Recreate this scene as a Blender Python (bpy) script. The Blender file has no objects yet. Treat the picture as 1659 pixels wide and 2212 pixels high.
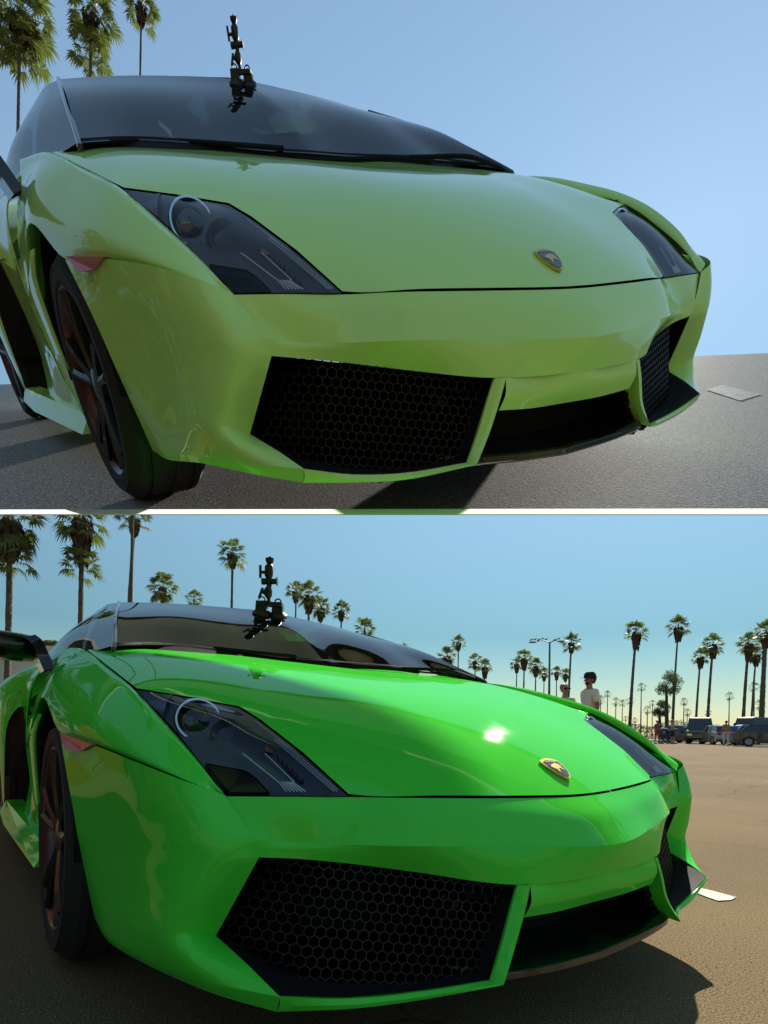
import bpy, bmesh, math, random
import numpy as np
from mathutils import Vector, Matrix
random.seed(7)
scene = bpy.context.scene
col = scene.collection
R_ = math.radians

# ---------------------------------------------------------------- camera, sky, sun, exposure
FPX, YH, CX, CAMH = 1250.0, 464.0, 830.0, 0.63      # focal length, horizon row, centre column (pixels of a 1659 px wide picture), eye height
PANEL2 = 1114.0                                     # first row of the lower picture
ROLL = R_(1.0)
cam_d = bpy.data.cameras.new('camera')
cam = bpy.data.objects.new('camera', cam_d); col.objects.link(cam)
cam.location = (0, 0, CAMH)
cam.rotation_euler = (Matrix.Rotation(R_(90), 4, 'X') @ Matrix.Rotation(ROLL, 4, 'Z')).to_euler()
cam_d.sensor_fit = 'VERTICAL'; cam_d.sensor_height = 36.0
cam_d.lens = FPX / 2212.0 * 36.0
cam_d.shift_y = (PANEL2 + YH - 1106.0) / 2212.0
cam_d.clip_start = 0.05; cam_d.clip_end = 4000
scene.camera = cam

SUN_AZ, SUN_EL = 26.0, 36.5                         # degrees to the right of the view, above the horizon
sd = Vector((math.sin(R_(SUN_AZ)) * math.cos(R_(SUN_EL)), math.cos(R_(SUN_AZ)) * math.cos(R_(SUN_EL)), math.sin(R_(SUN_EL))))
world = bpy.data.worlds.new('World'); scene.world = world; world.use_nodes = True
wn = world.node_tree.nodes; wl = world.node_tree.links
sky = wn.new('ShaderNodeTexSky'); sky.sky_type = 'NISHITA'; sky.sun_disc = False
sky.sun_elevation = R_(SUN_EL); sky.sun_rotation = R_(SUN_AZ)
sky.air_density = 1.3; sky.dust_density = 0.03; sky.ozone_density = 2.0
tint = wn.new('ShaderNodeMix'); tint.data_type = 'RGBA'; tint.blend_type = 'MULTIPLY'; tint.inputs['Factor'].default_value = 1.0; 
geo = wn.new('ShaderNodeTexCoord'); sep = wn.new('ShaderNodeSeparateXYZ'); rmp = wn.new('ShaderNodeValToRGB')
rmp.color_ramp.elements[0].position = 0.0; rmp.color_ramp.elements[0].color = (0.36, 0.40, 0.40, 1)      # darkens the sky low down, brighter overhead to light the tipped car
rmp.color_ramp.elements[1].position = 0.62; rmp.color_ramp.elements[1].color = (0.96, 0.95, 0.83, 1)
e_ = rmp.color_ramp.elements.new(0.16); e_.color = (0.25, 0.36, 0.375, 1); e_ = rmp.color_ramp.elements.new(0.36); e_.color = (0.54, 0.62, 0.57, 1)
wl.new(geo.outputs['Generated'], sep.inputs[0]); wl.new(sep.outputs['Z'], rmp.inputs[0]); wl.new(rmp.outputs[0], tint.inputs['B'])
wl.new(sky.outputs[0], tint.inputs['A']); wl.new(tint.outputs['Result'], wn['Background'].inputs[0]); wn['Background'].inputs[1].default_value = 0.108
sun_d = bpy.data.lights.new('sun', 'SUN'); sun_d.energy = 4.7; sun_d.angle = R_(0.53); sun_d.color = (1.0, 0.93, 0.80)
sun = bpy.data.objects.new('sun', sun_d); col.objects.link(sun); sun.location = (30, 40, 60)
sun.rotation_euler = sd.to_track_quat('Z', 'Y').to_euler()
vs = scene.view_settings; vs.view_transform = 'Standard'; vs.look = 'None'; vs.exposure = 0.8; vs.gamma = 1.0
scene.cycles.max_bounces = 8; scene.cycles.transparent_max_bounces = 12

# ---------------------------------------------------------------- materials
def mat(name, colr, rough=0.5, metal=0.0, coat=0.0, spec=0.5, bump=None, noise=None, emit=None, coat_rough=0.03):
    m = bpy.data.materials.new(name); m.use_nodes = True
    nt = m.node_tree; b = nt.nodes['Principled BSDF']
    b.inputs['Base Color'].default_value = (*colr, 1); b.inputs['Roughness'].default_value = rough
    b.inputs['Metallic'].default_value = metal; b.inputs['Coat Weight'].default_value = coat
    b.inputs['Coat Roughness'].default_value = coat_rough
    b.inputs['Specular IOR Level'].default_value = spec
    tc = nt.nodes.new('ShaderNodeTexCoord')
    if noise:                                       # (scale, amount, second colour)
        n = nt.nodes.new('ShaderNodeTexNoise'); n.inputs['Scale'].default_value = noise[0]; n.inputs['Detail'].default_value = 6
        r = nt.nodes.new('ShaderNodeMix'); r.data_type = 'RGBA'
        r.inputs['A'].default_value = (*colr, 1); r.inputs['B'].default_value = (*noise[2], 1)
        mr = nt.nodes.new('ShaderNodeMapRange'); mr.inputs['From Min'].default_value = 0.35; mr.inputs['From Max'].default_value = 0.7
        mr.inputs['To Max'].default_value = noise[1]
        nt.links.new(tc.outputs['Object'], n.inputs['Vector']); nt.links.new(n.outputs['Fac'], mr.inputs['Value'])
        nt.links.new(mr.outputs['Result'], r.inputs['Factor']); nt.links.new(r.outputs['Result'], b.inputs['Base Color'])
    if bump:
        n = nt.nodes.new('ShaderNodeTexNoise'); n.inputs['Scale'].default_value = bump[0]; n.inputs['Detail'].default_value = 4
        bp = nt.nodes.new('ShaderNodeBump'); bp.inputs['Strength'].default_value = bump[1]; bp.inputs['Distance'].default_value = bump[2]
        nt.links.new(tc.outputs['Object'], n.inputs['Vector'])
        nt.links.new(n.outputs['Fac'], bp.inputs['Height']); nt.links.new(bp.outputs['Normal'], b.inputs['Normal'])
    if emit:
        b.inputs['Emission Color'].default_value = (*emit[0], 1); b.inputs['Emission Strength'].default_value = emit[1]
    return m
def glass(name, tint, ior=1.5, see=0.8):
    m = bpy.data.materials.new(name); m.use_nodes = True; nt = m.node_tree
    nt.nodes.remove(nt.nodes['Principled BSDF']); out = nt.nodes['Material Output']
    t = nt.nodes.new('ShaderNodeBsdfTransparent'); t.inputs[0].default_value = (*tint, 1)
    g = nt.nodes.new('ShaderNodeBsdfGlossy'); g.inputs['Roughness'].default_value = 0.01
    fr = nt.nodes.new('ShaderNodeFresnel'); fr.inputs[0].default_value = ior
    mx = nt.nodes.new('ShaderNodeMixShader')
    nt.links.new(fr.outputs[0], mx.inputs[0]); nt.links.new(t.outputs[0], mx.inputs[1]); nt.links.new(g.outputs[0], mx.inputs[2])
    nt.links.new(mx.outputs[0], out.inputs[0]); return m

def car_paint(name, colr, coat):
    m = mat(name, colr, rough=0.6, coat=coat, spec=0.0, coat_rough=0.035); nt = m.node_tree; b = nt.nodes['Principled BSDF']
    tc = nt.nodes.new('ShaderNodeTexCoord')
    # a film of dust dulls the clear coat unevenly
    n = nt.nodes.new('ShaderNodeTexNoise'); n.inputs['Scale'].default_value = 9; n.inputs['Detail'].default_value = 8
    mr = nt.nodes.new('ShaderNodeMapRange'); mr.inputs['From Min'].default_value = .35; mr.inputs['From Max'].default_value = .75; mr.inputs['To Min'].default_value = .022; mr.inputs['To Max'].default_value = .075
    nt.links.new(tc.outputs['Object'], n.inputs['Vector']); nt.links.new(n.outputs['Fac'], mr.inputs['Value']); nt.links.new(mr.outputs['Result'], b.inputs['Coat Roughness'])
    # a few stone chips and flies
    v = nt.nodes.new('ShaderNodeTexVoronoi'); v.inputs['Scale'].default_value = 42; sp = nt.nodes.new('ShaderNodeSeparateColor')
    lt = nt.nodes.new('ShaderNodeMath'); lt.operation = 'LESS_THAN'; lt.inputs[1].default_value = .055
    gt = nt.nodes.new('ShaderNodeMath'); gt.operation = 'GREATER_THAN'; gt.inputs[1].default_value = .972; mu = nt.nodes.new('ShaderNodeMath'); mu.operation = 'MULTIPLY'
    mx = nt.nodes.new('ShaderNodeMix'); mx.data_type = 'RGBA'; mx.inputs['A'].default_value = (*colr, 1); mx.inputs['B'].default_value = (.01, .012, .008, 1)
    nt.links.new(tc.outputs['Object'], v.inputs['Vector']); nt.links.new(v.outputs['Distance'], lt.inputs[0]); nt.links.new(v.outputs['Color'], sp.inputs[0]); nt.links.new(sp.outputs[0], gt.inputs[0])
    nt.links.new(lt.outputs[0], mu.inputs[0]); nt.links.new(gt.outputs[0], mu.inputs[1]); nt.links.new(mu.outputs[0], mx.inputs['Factor']); nt.links.new(mx.outputs['Result'], b.inputs['Base Color'])
    return m
M = {}
M['green'] = car_paint('green_paint', (0.07, 0.70, 0.05), 0.55)
M['lime'] = car_paint('pale_lime_paint', (0.57, 0.95, 0.27), 0.9)
M['black'] = mat('black_gloss', (0.006, 0.006, 0.007), rough=0.18, coat=0.6)
M['matte'] = mat('matte_black', (0.006, 0.006, 0.007), rough=0.75, spec=0.2)
M['dark'] = mat('dark_plastic', (0.014, 0.014, 0.016), rough=0.45)
M['mesh'] = mat('grille_plastic', (0.010, 0.009, 0.008), rough=0.42)
M['rubber'] = mat('tyre_rubber', (0.018, 0.017, 0.017), rough=0.8, bump=(60, .3, .003))
M['rim'] = mat('rim_black', (0.010, 0.009, 0.010), rough=0.4, metal=0.0, coat=0.2)
M['red'] = mat('red_caliper', (0.42, 0.012, 0.02), rough=0.35, coat=0.5)
M['steel'] = mat('brake_steel', (0.25, 0.25, 0.26), rough=0.4, metal=1.0)
M['chrome'] = mat('chrome', (0.75, 0.76, 0.8), rough=0.08, metal=1.0)
M['gold'] = mat('gold', (0.75, 0.52, 0.12), rough=0.22, metal=1.0)
M['marker'] = mat('red_marker_lens', (0.62, 0.07, 0.10), rough=0.35, coat=0.3)
M['amber'] = mat('amber_lens', (0.5, 0.16, 0.02), rough=0.2, coat=0.8)
M['lens'] = glass('lamp_glass', (0.90, 0.92, 0.94), ior=1.28)
M['wind'] = glass('windscreen_glass', (0.10, 0.13, 0.16), ior=1.75)
M['lamp_dark'] = mat('lamp_housing', (0.12, 0.124, 0.145), rough=0.3)
M['interior'] = mat('cabin_black', (0.01, 0.01, 0.011), rough=0.8)

# ---------------------------------------------------------------- mesh helpers
def cube_of(o): return o
def tag(o, label=None, cat=None, group=None, kind=None):
    if label: o['label'] = label
    if cat: o['category'] = cat
    if group: o['group'] = group
    if kind: o['kind'] = kind
    return o
def empty(name, loc, label, cat, group=None, rz=0.0):
    o = bpy.data.objects.new(name, None); col.objects.link(o); o.location = loc; o.rotation_euler = (0, 0, rz); o.empty_display_size = 0.2
    return tag(o, label, cat, group)
def root_loc(p):
    v = Vector((0, 0, 0))
    while p is not None: v += Vector(p.location); p = p.parent
    return v
def link(me, name, material, parent=None):
    o = bpy.data.objects.new(name, me); col.objects.link(o)
    if material is not None and not me.materials: me.materials.append(material)
    if parent is not None: o.parent = parent
    return o
def mesh_obj(name, verts, faces, material, parent=None, smooth=True, angle=35, weld=0.0, outward=None, world=True):
    """one mesh object from world-space points; children are stored relative to their thing"""
    off = root_loc(parent) if (parent is not None and world) else Vector((0, 0, 0))
    me = bpy.data.meshes.new(name)
    me.from_pydata([tuple(Vector(v) - off) for v in verts], [], faces)
    bm = bmesh.new(); bm.from_mesh(me)
    if weld: bmesh.ops.remove_doubles(bm, verts=bm.verts, dist=weld)
    if outward is None: bmesh.ops.recalc_face_normals(bm, faces=bm.faces)
    else:
        c = Vector(outward) - off
        for f in bm.faces:
            if f.normal.dot(f.calc_center_median() - c) < 0: f.normal_flip()
    bm.to_mesh(me); bm.free()
    if smooth:
        me.shade_smooth(); me.set_sharp_from_angle(angle=R_(angle))
    return link(me, name, material, parent)
class MB:
    """collects boxes, tubes, lathes and sheets that belong to ONE part"""
    def __init__(s): s.v = []; s.f = []
    def add(s, v, f):
        n = len(s.v); s.v += [tuple(x) for x in v]; s.f += [tuple(i + n for i in q) for q in f]; return s
    def box(s, c, size, rot=None, taper=1.0):
        x, y, z = (k / 2 for k in size); c = Vector(c)
        pts = []
        for dz in (-z, z):
            t = taper if dz > 0 else 1.0
            for dx, dy in ((-x, -y), (x, -y), (x, y), (-x, y)):
                p = Vector((dx * t, dy * t, dz)); p = rot @ p if rot else p
                pts.append(c + p)
        return s.add(pts, [(0, 3, 2, 1), (4, 5, 6, 7), (0, 1, 5, 4), (1, 2, 6, 5), (2, 3, 7, 6), (3, 0, 4, 7)])
    def tube(s, pts, rad, n=8, cap=True):
        pts = [Vector(p) for p in pts]; rad = rad if hasattr(rad, '__len__') else [rad] * len(pts)
        V = []; F = []
        for i, p in enumerate(pts):
            t = (pts[min(i + 1, len(pts) - 1)] - pts[max(i - 1, 0)]).normalized()
            up = Vector((0, 0, 1)) if abs(t.z) < 0.95 else Vector((1, 0, 0))
            a = t.cross(up).normalized(); b = t.cross(a)
            for k in range(n):
                q = 2 * math.pi * k / n; V.append(p + (a * math.cos(q) + b * math.sin(q)) * rad[i])
        for i in range(len(pts) - 1):
            for k in range(n): F.append((i * n + k, i * n + (k + 1) % n, (i + 1) * n + (k + 1) % n, (i + 1) * n + k))
        if cap: F.append(tuple(range(n))); F.append(tuple((len(pts) - 1) * n + k for k in reversed(range(n))))
        return s.add(V, F)
    def lathe(s, prof, c, axis, n=40, closed=False):
        """prof: list of (along axis, radius)"""
        c = Vector(c); ax = Vector(axis).normalized(); up = Vector((0, 0, 1)) if abs(ax.z) < .9 else Vector((1, 0, 0))
        a = ax.cross(up).normalized(); b = ax.cross(a); V = []; F = []; m = len(prof)
        for k in range(n):
            q = 2 * math.pi * k / n; d = a * math.cos(q) + b * math.sin(q)
            for h, r in prof: V.append(c + ax * h + d * r)
        for k in range(n):
            for i in range(m if closed else m - 1):
                j = (i + 1) % m
                F.append((k * m + i, ((k + 1) % n) * m + i, ((k + 1) % n) * m + j, k * m + j))
        return s.add(V, F)
    def grid(s, G):
        n, m = len(G), len(G[0])
        return s.add([p for r in G for p in r], [(i * m + j, i * m + j + 1, (i + 1) * m + j + 1, (i + 1) * m + j) for i in range(n - 1) for j in range(m - 1)])
    def prism(s, poly, d):
        """extrude a planar polygon by vector d"""
        n = len(poly); d = Vector(d)
        return s.add([Vector(p) for p in poly] + [Vector(p) + d for p in poly],
                     [tuple(range(n)), tuple(n + k for k in reversed(range(n)))] + [(k, (k + 1) % n, n + (k + 1) % n, n + k) for k in range(n)])
    def build(s, name, material, parent=None, **kw): return mesh_obj(name, s.v, s.f, material, parent, **kw)
def cr(p0, p1, p2, p3, t):
    return 0.5 * ((2 * p1) + (-p0 + p2) * t + (2 * p0 - 5 * p1 + 4 * p2 - p3) * t * t + (-p0 + 3 * p1 - 3 * p2 + p3) * t ** 3)
def spline(pts, k, linear=False):
    """k samples per span through the points"""
    P_ = np.array(pts, float); out = []
    n = len(P_)
    for i in range(n - 1):
        a = P_[i - 1] if i > 0 else 2 * P_[0] - P_[1]
        d = P_[i + 2] if i + 2 < n else 2 * P_[-1] - P_[-2]
        for j in range(k):
            t = j / k
            out.append(P_[i] * (1 - t) + P_[i + 1] * t if linear else cr(a, P_[i], P_[i + 1], d, t))
    out.append(P_[-1]); return np.array(out)
def patch(grid, ku=6, kv=6, lin_cols=()):
    """smooth surface through a control grid: rows x columns of 3D points"""
    g = np.array(grid, float)
    colsd = [spline(g[:, j], kv, j in lin_cols) for j in range(g.shape[1])]
    g2 = np.stack(colsd, 1)
    return np.stack([spline(g2[i], ku) for i in range(g2.shape[0])], 0)

# ---------------------------------------------------------------- where a pixel of the photograph lies
def ray(px, py):
    x, y = px - CX, YH - py; c, s = math.cos(ROLL), math.sin(ROLL)
    return np.array([(x * c - y * s) / FPX, 1.0, (x * s + y * c) / FPX])
def at(px, py, d):
    r = ray(px, py) * d; return Vector((r[0], r[1], r[2] + CAMH))
def on_ground(px, py):
    r = ray(px, py); return at(px, py, -CAMH / r[2])
# the car's own axes: a = distance back along the car, b = sideways (negative = its right side), z = height
CTH, CB = R_(36), 1.10
RV = np.array([math.cos(CTH), math.sin(CTH), 0]); BV = np.array([-math.sin(CTH), math.cos(CTH), 0])
def Q(px, py, b=None, a=None, z=None):
    r = ray(px, py)
    d = a / (r @ BV) if a is not None else (b + CB) / (r @ RV) if b is not None else (z - CAMH) / r[2]
    p = r * d; return np.array([p @ BV, p @ RV - CB, p[2] + CAMH])
def W(p):
    q = RV * (CB + p[1]) + BV * p[0]; return Vector((q[0], q[1], p[2]))
def flip(g): return np.array(g) * np.array([1, -1, 1])
def WG(g): return [[W(p) for p in r] for r in g]

# ================================================================ the green sports car
CAR0 = W((2.9, 0, 0)); CARC = W((2.4, 0, 0.30))
def both(fn):
    fn(1); fn(-1)
def sgn(g, s): return np.array(g) if s > 0 else flip(g)
def solid(o, t):
    m = o.modifiers.new('thickness', 'SOLIDIFY'); m.thickness = t; m.offset = -1; return o

S4 = Q(486, 600, b=-.742); Sx = Q(610, 601, b=-.648); S3 = Q(752, 602, a=.905); S2 = Q(900, 604, a=.845); S1 = Q(1100, 605, a=.795); S0 = Q(1258, 601, b=0)
H1 = Q(650, 510, b=-.56); H2 = Q(560, 440, b=-.605); H3 = Q(515, 412, b=-.622); H4 = Q(400, 390, b=-.725); H5 = Q(293, 373, b=-.81); H6 = Q(187, 290, b=-.815)
EMB = Q(1203, 545, b=0)
REAR = [Q(187, 290, b=-.815), Q(250, 285, b=-.727), Q(350, 287, b=-.595), Q(450, 296, b=-.44), Q(600, 315, b=-.17), Q(690, 325, b=0)]
# the bonnet is one smooth height field through the traced points
hp = [S3, S2, S1, S0, EMB, H1, H3, H5, H6] + REAR[1:] + [np.array([1.15, 0, .690]), np.array([1.55, 0, .800])]
hw = [2, 2, 2, 2, 2, 1, 1, 1, 2] + [2] * 5 + [.6, .6]
def basis(a, b): 
    t = a - 1.3
    return np.array([1, t, t * t, t ** 3, b * b, t * b * b, t * t * b * b, b ** 4, t * b ** 4])
A_ = np.array([basis(p[0], p[1]) * w for p, w in zip(hp, hw)]); z_ = np.array([p[2] * w for p, w in zip(hp, hw)])
coef = np.linalg.solve(A_.T @ A_ + 1e-5 * np.eye(9), A_.T @ z_)
def ridge(a, b):      # the bonnet's two soft power-dome edges
    b0 = .30 + .10 * (a - .9); w = .05
    return .010 * (1 / (1 + math.exp((abs(b) - b0) / w)) - .5) * min(1, max(0, (a - .85) / .3))
def ZH(a, b): return float(basis(a, b) @ coef) + ridge(a, b)

def on_bonnet(px, py, d0, d1):
    """where the sight line meets the bonnet surface"""
    def f(d):
        p = ray(px, py) * d; q = (p @ BV, p @ RV - CB, p[2] + CAMH); return q, q[2] - ZH(q[0], q[1])
    for _ in range(50):
        dm = (d0 + d1) / 2
        if f(dm)[1] > 0: d0 = dm
        else: d1 = dm
    return np.array(f(dm)[0])
H1, H2, H3, H4, H5 = [on_bonnet(x, y, *r) for (x, y), r in zip([(650, 510), (560, 440), (515, 412), (400, 390), (293, 373)], [(1.0, 1.5), (1.1, 1.8), (1.2, 2.0), (1.2, 2.0), (1.2, 2.0)])]
for n_, p_ in zip('H1 H2 H3 H4 H5 S3 S0 EMB H6'.split(), (H1, H2, H3, H4, H5, S3, S0, EMB, H6)): print(n_, np.round(p_, 3), round(ZH(p_[0], p_[1]) - p_[2], 4))

def make_car(green, label, offset=None):
    car = empty('sports_car', CAR0, label, 'car')
    MGs = [S3, H1, H2, H3, H4, H5, H6]
    # --- bonnet
    le = spline(MGs, 8, linear=True); ks = np.linspace(0, 1, len(le))
    rear_ab = np.array(REAR)[::-1]
    rows = []
    fs = spline(np.array([S3, S2, S1, S0, flip(S1)]), 12)[:37][::-1]         # front shut line, centre to lamp
    for u, e in zip(ks, le):
        r = []
        ez = e[2] - ZH(e[0], abs(e[1]))
        for v in np.linspace(-1, 1, 65):
            av = abs(v)
            # front edge shape blends into the rear edge shape
            sb = np.interp(av * abs(S3[1]), np.abs(fs[:, 1]), fs[:, 0]); sz = np.interp(av * abs(S3[1]), np.abs(fs[:, 1]), fs[:, 2])
            rb = np.interp(av * abs(H6[1]), np.abs(rear_ab[:, 1]), rear_ab[:, 0])
            ua = (e[0] - S3[0]) / (H6[0] - S3[0])
            base = sb * (1 - ua) + rb * ua
            edge = S3[0] * (1 - ua) + H6[0] * ua
            a = base + (e[0] - edge)
            b = v * (abs(e[1]) - .003)
            fz = (sz - ZH(sb, av * abs(S3[1]))) * math.exp(-max(0, a - sb) / .07)
            r.append(np.array([a + .003 * max(0, 1 - ua * 12), b, ZH(a, b) + fz * (1 - av ** 8) + ez * av ** 8]))
        rows.append(r)
    MB().grid(WG(rows)).build('bonnet', green, car, outward=CARC, angle=60)
    # --- front wings
    E0 = np.array([S4 + [0, -.004, 0], Q(423, 524, b=-.766), Q(358, 449, b=-.787), H5 + [0, -.006, 0], Q(240, 334, b=-.815), H6 + [.0, -.006, 0], np.array([2.35, -.82, .905])])
    K = np.array([Q(474, 601, b=-.748), Q(410, 530, b=-.780), Q(346, 459, b=-.805), Q(277, 385, b=-.826), Q(228, 338, b=-.832), Q(175, 298, b=-.835), np.array([2.35, -.825, .885])])
    Mq = np.array([Q(482, 604, b=-.746), Q(400, 570, b=-.80), Q(300, 531, b=-.848), Q(205, 494, b=-.888), Q(130, 468, b=-.915), np.array([1.88, -.925, .705]), np.array([2.35, -.925, .55])])
    mid = (K * .45 + Mq * .55); mid[1:, 1] -= np.array([.006, .016, .024, .028, .018, .022])
    mid2 = (K * .75 + Mq * .25); mid2[1:, 1] -= np.array([.003, .010, .016, .022, .018, .016])
    mid3 = (K * .18 + Mq * .82); mid3[1:, 1] -= np.array([.004, .012, .016, .016, .008, .012])
    top0 = [spline(E0, 8), spline(E0 * .5 + K * .5 + [0, 0, .001], 8), spline(K, 8)]
    side0 = patch(np.array([K, mid2, mid, mid3, Mq]), ku=8, kv=6)
    def wing(s):
        m = MB(); K_ = K.copy(); top, side = top0, side0
        if s < 0:                                   # the far wing crowns higher over its wheel
            lift = np.array([0, .004, .012, .020, .024, .018, .0]); K_[:, 2] += lift; K_[:, 1] -= lift * .6
            side = patch(np.array([K_, mid2 + np.outer(lift, [0, -.3, .5]), mid, mid3, Mq]), ku=8, kv=6)
            top = [spline(E0, 8), spline(E0 * .5 + K_ * .5 + np.outer(lift, [0, 0, .2]), 8), spline(K_, 8)]
        m.grid(WG([sgn(r, s) for r in top])); m.grid(WG([sgn(r, s) for r in side]))
        # the arch lip that turns in above the wheel
        lip = [side[-1][k] for k in range(32, 49)]
        m.grid(WG([[sgn(p, s) for p in lip], [sgn(p + np.array([0, .05, 0.01]), s) for p in lip]]))
        solid(m.build('front_wing', green, car, weld=.0008, outward=CARC, angle=28), .003)
    both(wing)
    # --- panel between the arch and the door
    def wing_tail(s):
        rows = []
        for q in np.linspace(R_(66), R_(-24), 12):
            z = .325 + .368 * math.sin(q); bd = np.interp(z, [.17, .38, .60, .78], [-.86, -.90, -.925, -.905])
            p0 = np.array([1.80 + .368 * math.cos(q), bd, z]); p1 = np.array([2.355, bd, z]); rows.append([p0 * (1 - t) + p1 * t for t in (0, .33, .66, 1)])
        solid(MB().grid(WG([sgn(r, s) for r in rows])).build('wing_tail', green, car, outward=CARC), .004)
    both(wing_tail)
    # --- front bumper: band under the bonnet, lower nose, chin, flanks
    Cl = Q(553, 700, b=-.70); Cx = Q(640, 706, b=-.625); C3 = Q(752, 711, a=.87); C2 = Q(900, 714, a=.805); C1 = Q(1100, 714, a=.745); C0 = Q(1335, 709, b=0)
    top_r = np.array([S4, Sx, S3, S2, S1, S0]) + [0, 0, -.005]; bot_r = np.array([Cl, Cx, C3, C2, C1, C0])
    m1 = top_r * .6 + bot_r * .4 + np.array([-.004, 0, .004]); m2 = top_r * .25 + bot_r * .75 + np.array([-.002, 0, .002])
    m1[0] += [.004, .0, -.004]; m2[0] += [.002, .0, -.002]
    full = lambda r: np.vstack([r, flip(r[::-1][1:])])
    front = patch(np.array([full(r) for r in (top_r, m1, m2, bot_r)]), 8, 5)
    T = np.array([Q(560, 738, b=-.693), Q(640, 741, b=-.625), Q(752, 751, b=-.535), Q(900, 770, b=-.415), Q(1120, 797, b=-.248), np.array([.712, 0, .335])])
    n1 = bot_r * .55 + T * .45 + np.array([-.004, 0, .004])
    n1[0] = (bot_r[0] + T[0]) / 2
    low = patch(np.array([full(r) for r in (bot_r, n1, T)]), 8, 5)
    # chin between the two uprights
    Tc = np.array([Q(1120, 797, b=-.248), Q(1146, 797, b=-.222), np.array([.722, -.11, .338]), np.array([.712, 0, .335])])
    Bc = np.array([Q(1120, 869, a=.735), Q(1132, 868, a=.735), Q(1205, 855, a=.738), Q(1280, 835, b=0)])
    chin = patch(np.array([full(r) for r in (Tc[1:], Tc[1:] * .5 + Bc[1:] * .5 + [-.010, 0, 0], Bc[1:])]), 6, 6)
    chin_r = np.array([chin[-1], chin[-1] + np.array([.05, 0, .004]), chin[-1] + np.array([.20, 0, .02])])
    g = []
    px = [[(486, 603, -.744), (520, 650, -.722), (553, 700, -.70), (560, 738, -.693), (514, 822, -.715), (467, 907, -.738), (540, 974, -.715), (606, 1040, -.695), (598, 1072, -.692)]]
    c0 = [Q(x, y, b=b) for x, y, b in px[0]]
    c1 = [Q(x, y, a=a) for x, y, a in [(400, 573, .958), (420, 640, .934), (440, 705, .918), (445, 745, .916), (415, 825, .930), (380, 900, .950), (400, 955, .935), (435, 1003, .922), (452, 1029, .932)]]
    c2 = [Q(x, y, a=a) for x, y, a in [(300, 534, 1.055), (313, 615, 1.035), (325, 690, 1.022), (328, 740, 1.02), (318, 815, 1.028), (302, 880, 1.045), (300, 920, 1.055), (304, 950, 1.065), (312, 967, 1.085)]]
    c3 = [Q(x, y, a=a) for x, y, a in [(207, 497, 1.25), (222, 590, 1.24), (234, 670, 1.235), (239, 728, 1.235), (238, 800, 1.24), (232, 858, 1.25), (230, 885, 1.26), (230, 905, 1.27), (234, 919, 1.29)]]
    c4 = [Q(x, y, a=a) for x, y, a in [(130, 471, 1.55), (145, 560, 1.46), (158, 630, 1.44), (166, 680, 1.43), (179, 745, 1.43), (192, 807, 1.43), (198, 837, 1.435), (202, 856, 1.44), (206, 871, 1.45)]]
    flank = patch(np.array([c0, c1, c2, c3, c4]).transpose(1, 0, 2), 8, 6, lin_cols=(0,))
    tuck = np.array([flank[-1], flank[-1] + np.array([.03, .05, -.006])])
    archin = np.array([flank[:, -1], flank[:, -1] + np.array([.004, .05, 0])])
    # bar under the intake, and the upright beside it
    bt = spline(np.array([Q(606, 1040, b=-.695), Q(752, 1044, b=-.578), Q(900, 1030, b=-.45), Q(1062, 1005, b=-.322)]), 8)
    bb = spline(np.array([Q(598, 1072, b=-.692), Q(760, 1065, b=-.572), Q(905, 1047, b=-.447), Q(1088, 1014, b=-.312)]), 8)
    dpt = np.array([.07, 0, .004])
    bar = np.array([bt + dpt, bt, (bt + bb) / 2 + [-.004, 0, 0], bb, bb + dpt])
    fo = [Q(1119, 797, b=-.247), Q(1105, 850, b=-.266), Q(1085, 925, b=-.29), Q(1062, 1006, b=-.322)]
    fi = [Q(1147, 797, b=-.222), Q(1136, 850, b=-.240), Q(1114, 930, b=-.268), Q(1089, 1013, b=-.312)]
    fo = spline(fo, 5); fi = spline(fi, 5); dp = np.array([.045, 0, .003])
    fin = np.array([fo + dp + [0, .004, 0], fo, (fo + fi) / 2 + [-.004, 0, 0], fi, fi + dp])
    def bumper():
        m = MB()
        for G in (front, low, chin, chin_r): m.grid(WG(G))
        for s in (1, -1):
            for G in (flank, tuck, archin, bar, fin): m.grid(WG([sgn(r, s) for r in G]))
        return m.build('front_bumper', green, car, weld=.0012, outward=W((1.6, 0, .33)), angle=24)
    bum = bumper()
    # --- intakes: black duct and honeycomb
    ring = np.array([Q(562, 737, b=-.692), Q(640, 742, b=-.625), Q(752, 752, b=-.535), Q(900, 771, b=-.415), Q(1119, 798, b=-.247), Q(1062, 1005, b=-.322), Q(900, 1029, b=-.45), Q(752, 1043, b=-.578), Q(607, 1039, b=-.695), Q(468, 907, b=-.737), Q(515, 822, b=-.715)])
    cen = ring.mean(0)
    def intake(s):
        r0 = ring + [.004, 0, 0]; r0 = r0 + (cen - r0) * .004
        r1 = ring + (cen - ring) * .05 + [.10, .02, 0]; r2 = ring + (cen - ring) * .16 + [.26, .05, .01]
        m = MB(); cl = lambda r: np.vstack([r, r[:1]])
        m.grid(WG([sgn(cl(r0), s), sgn(cl(r1), s), sgn(cl(r2), s)])); n = len(ring)
        m.add([W(p) for p in sgn(r2, s)], [tuple(range(n))])
        m.build('intake_duct', M['matte'], car, outward=None, angle=30)
        # honeycomb: a wall of hexagonal cells set back in the opening
        TL, TR, BL, BR = ring[0], ring[4], ring[8], ring[5]
        rc = .0112; V = []; F = []
        o = (ring[9] * .5 + ring[0] * .5); ex = (ring[4] - ring[0]); ex = ex / np.linalg.norm(ex)
        ez = np.array([.18, 0, 1.0]); ez = ez - ex * (ez @ ex); ez = ez / np.linalg.norm(ez); nrm = np.cross(ex, ez)
        if nrm[0] < 0: nrm = -nrm
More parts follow.
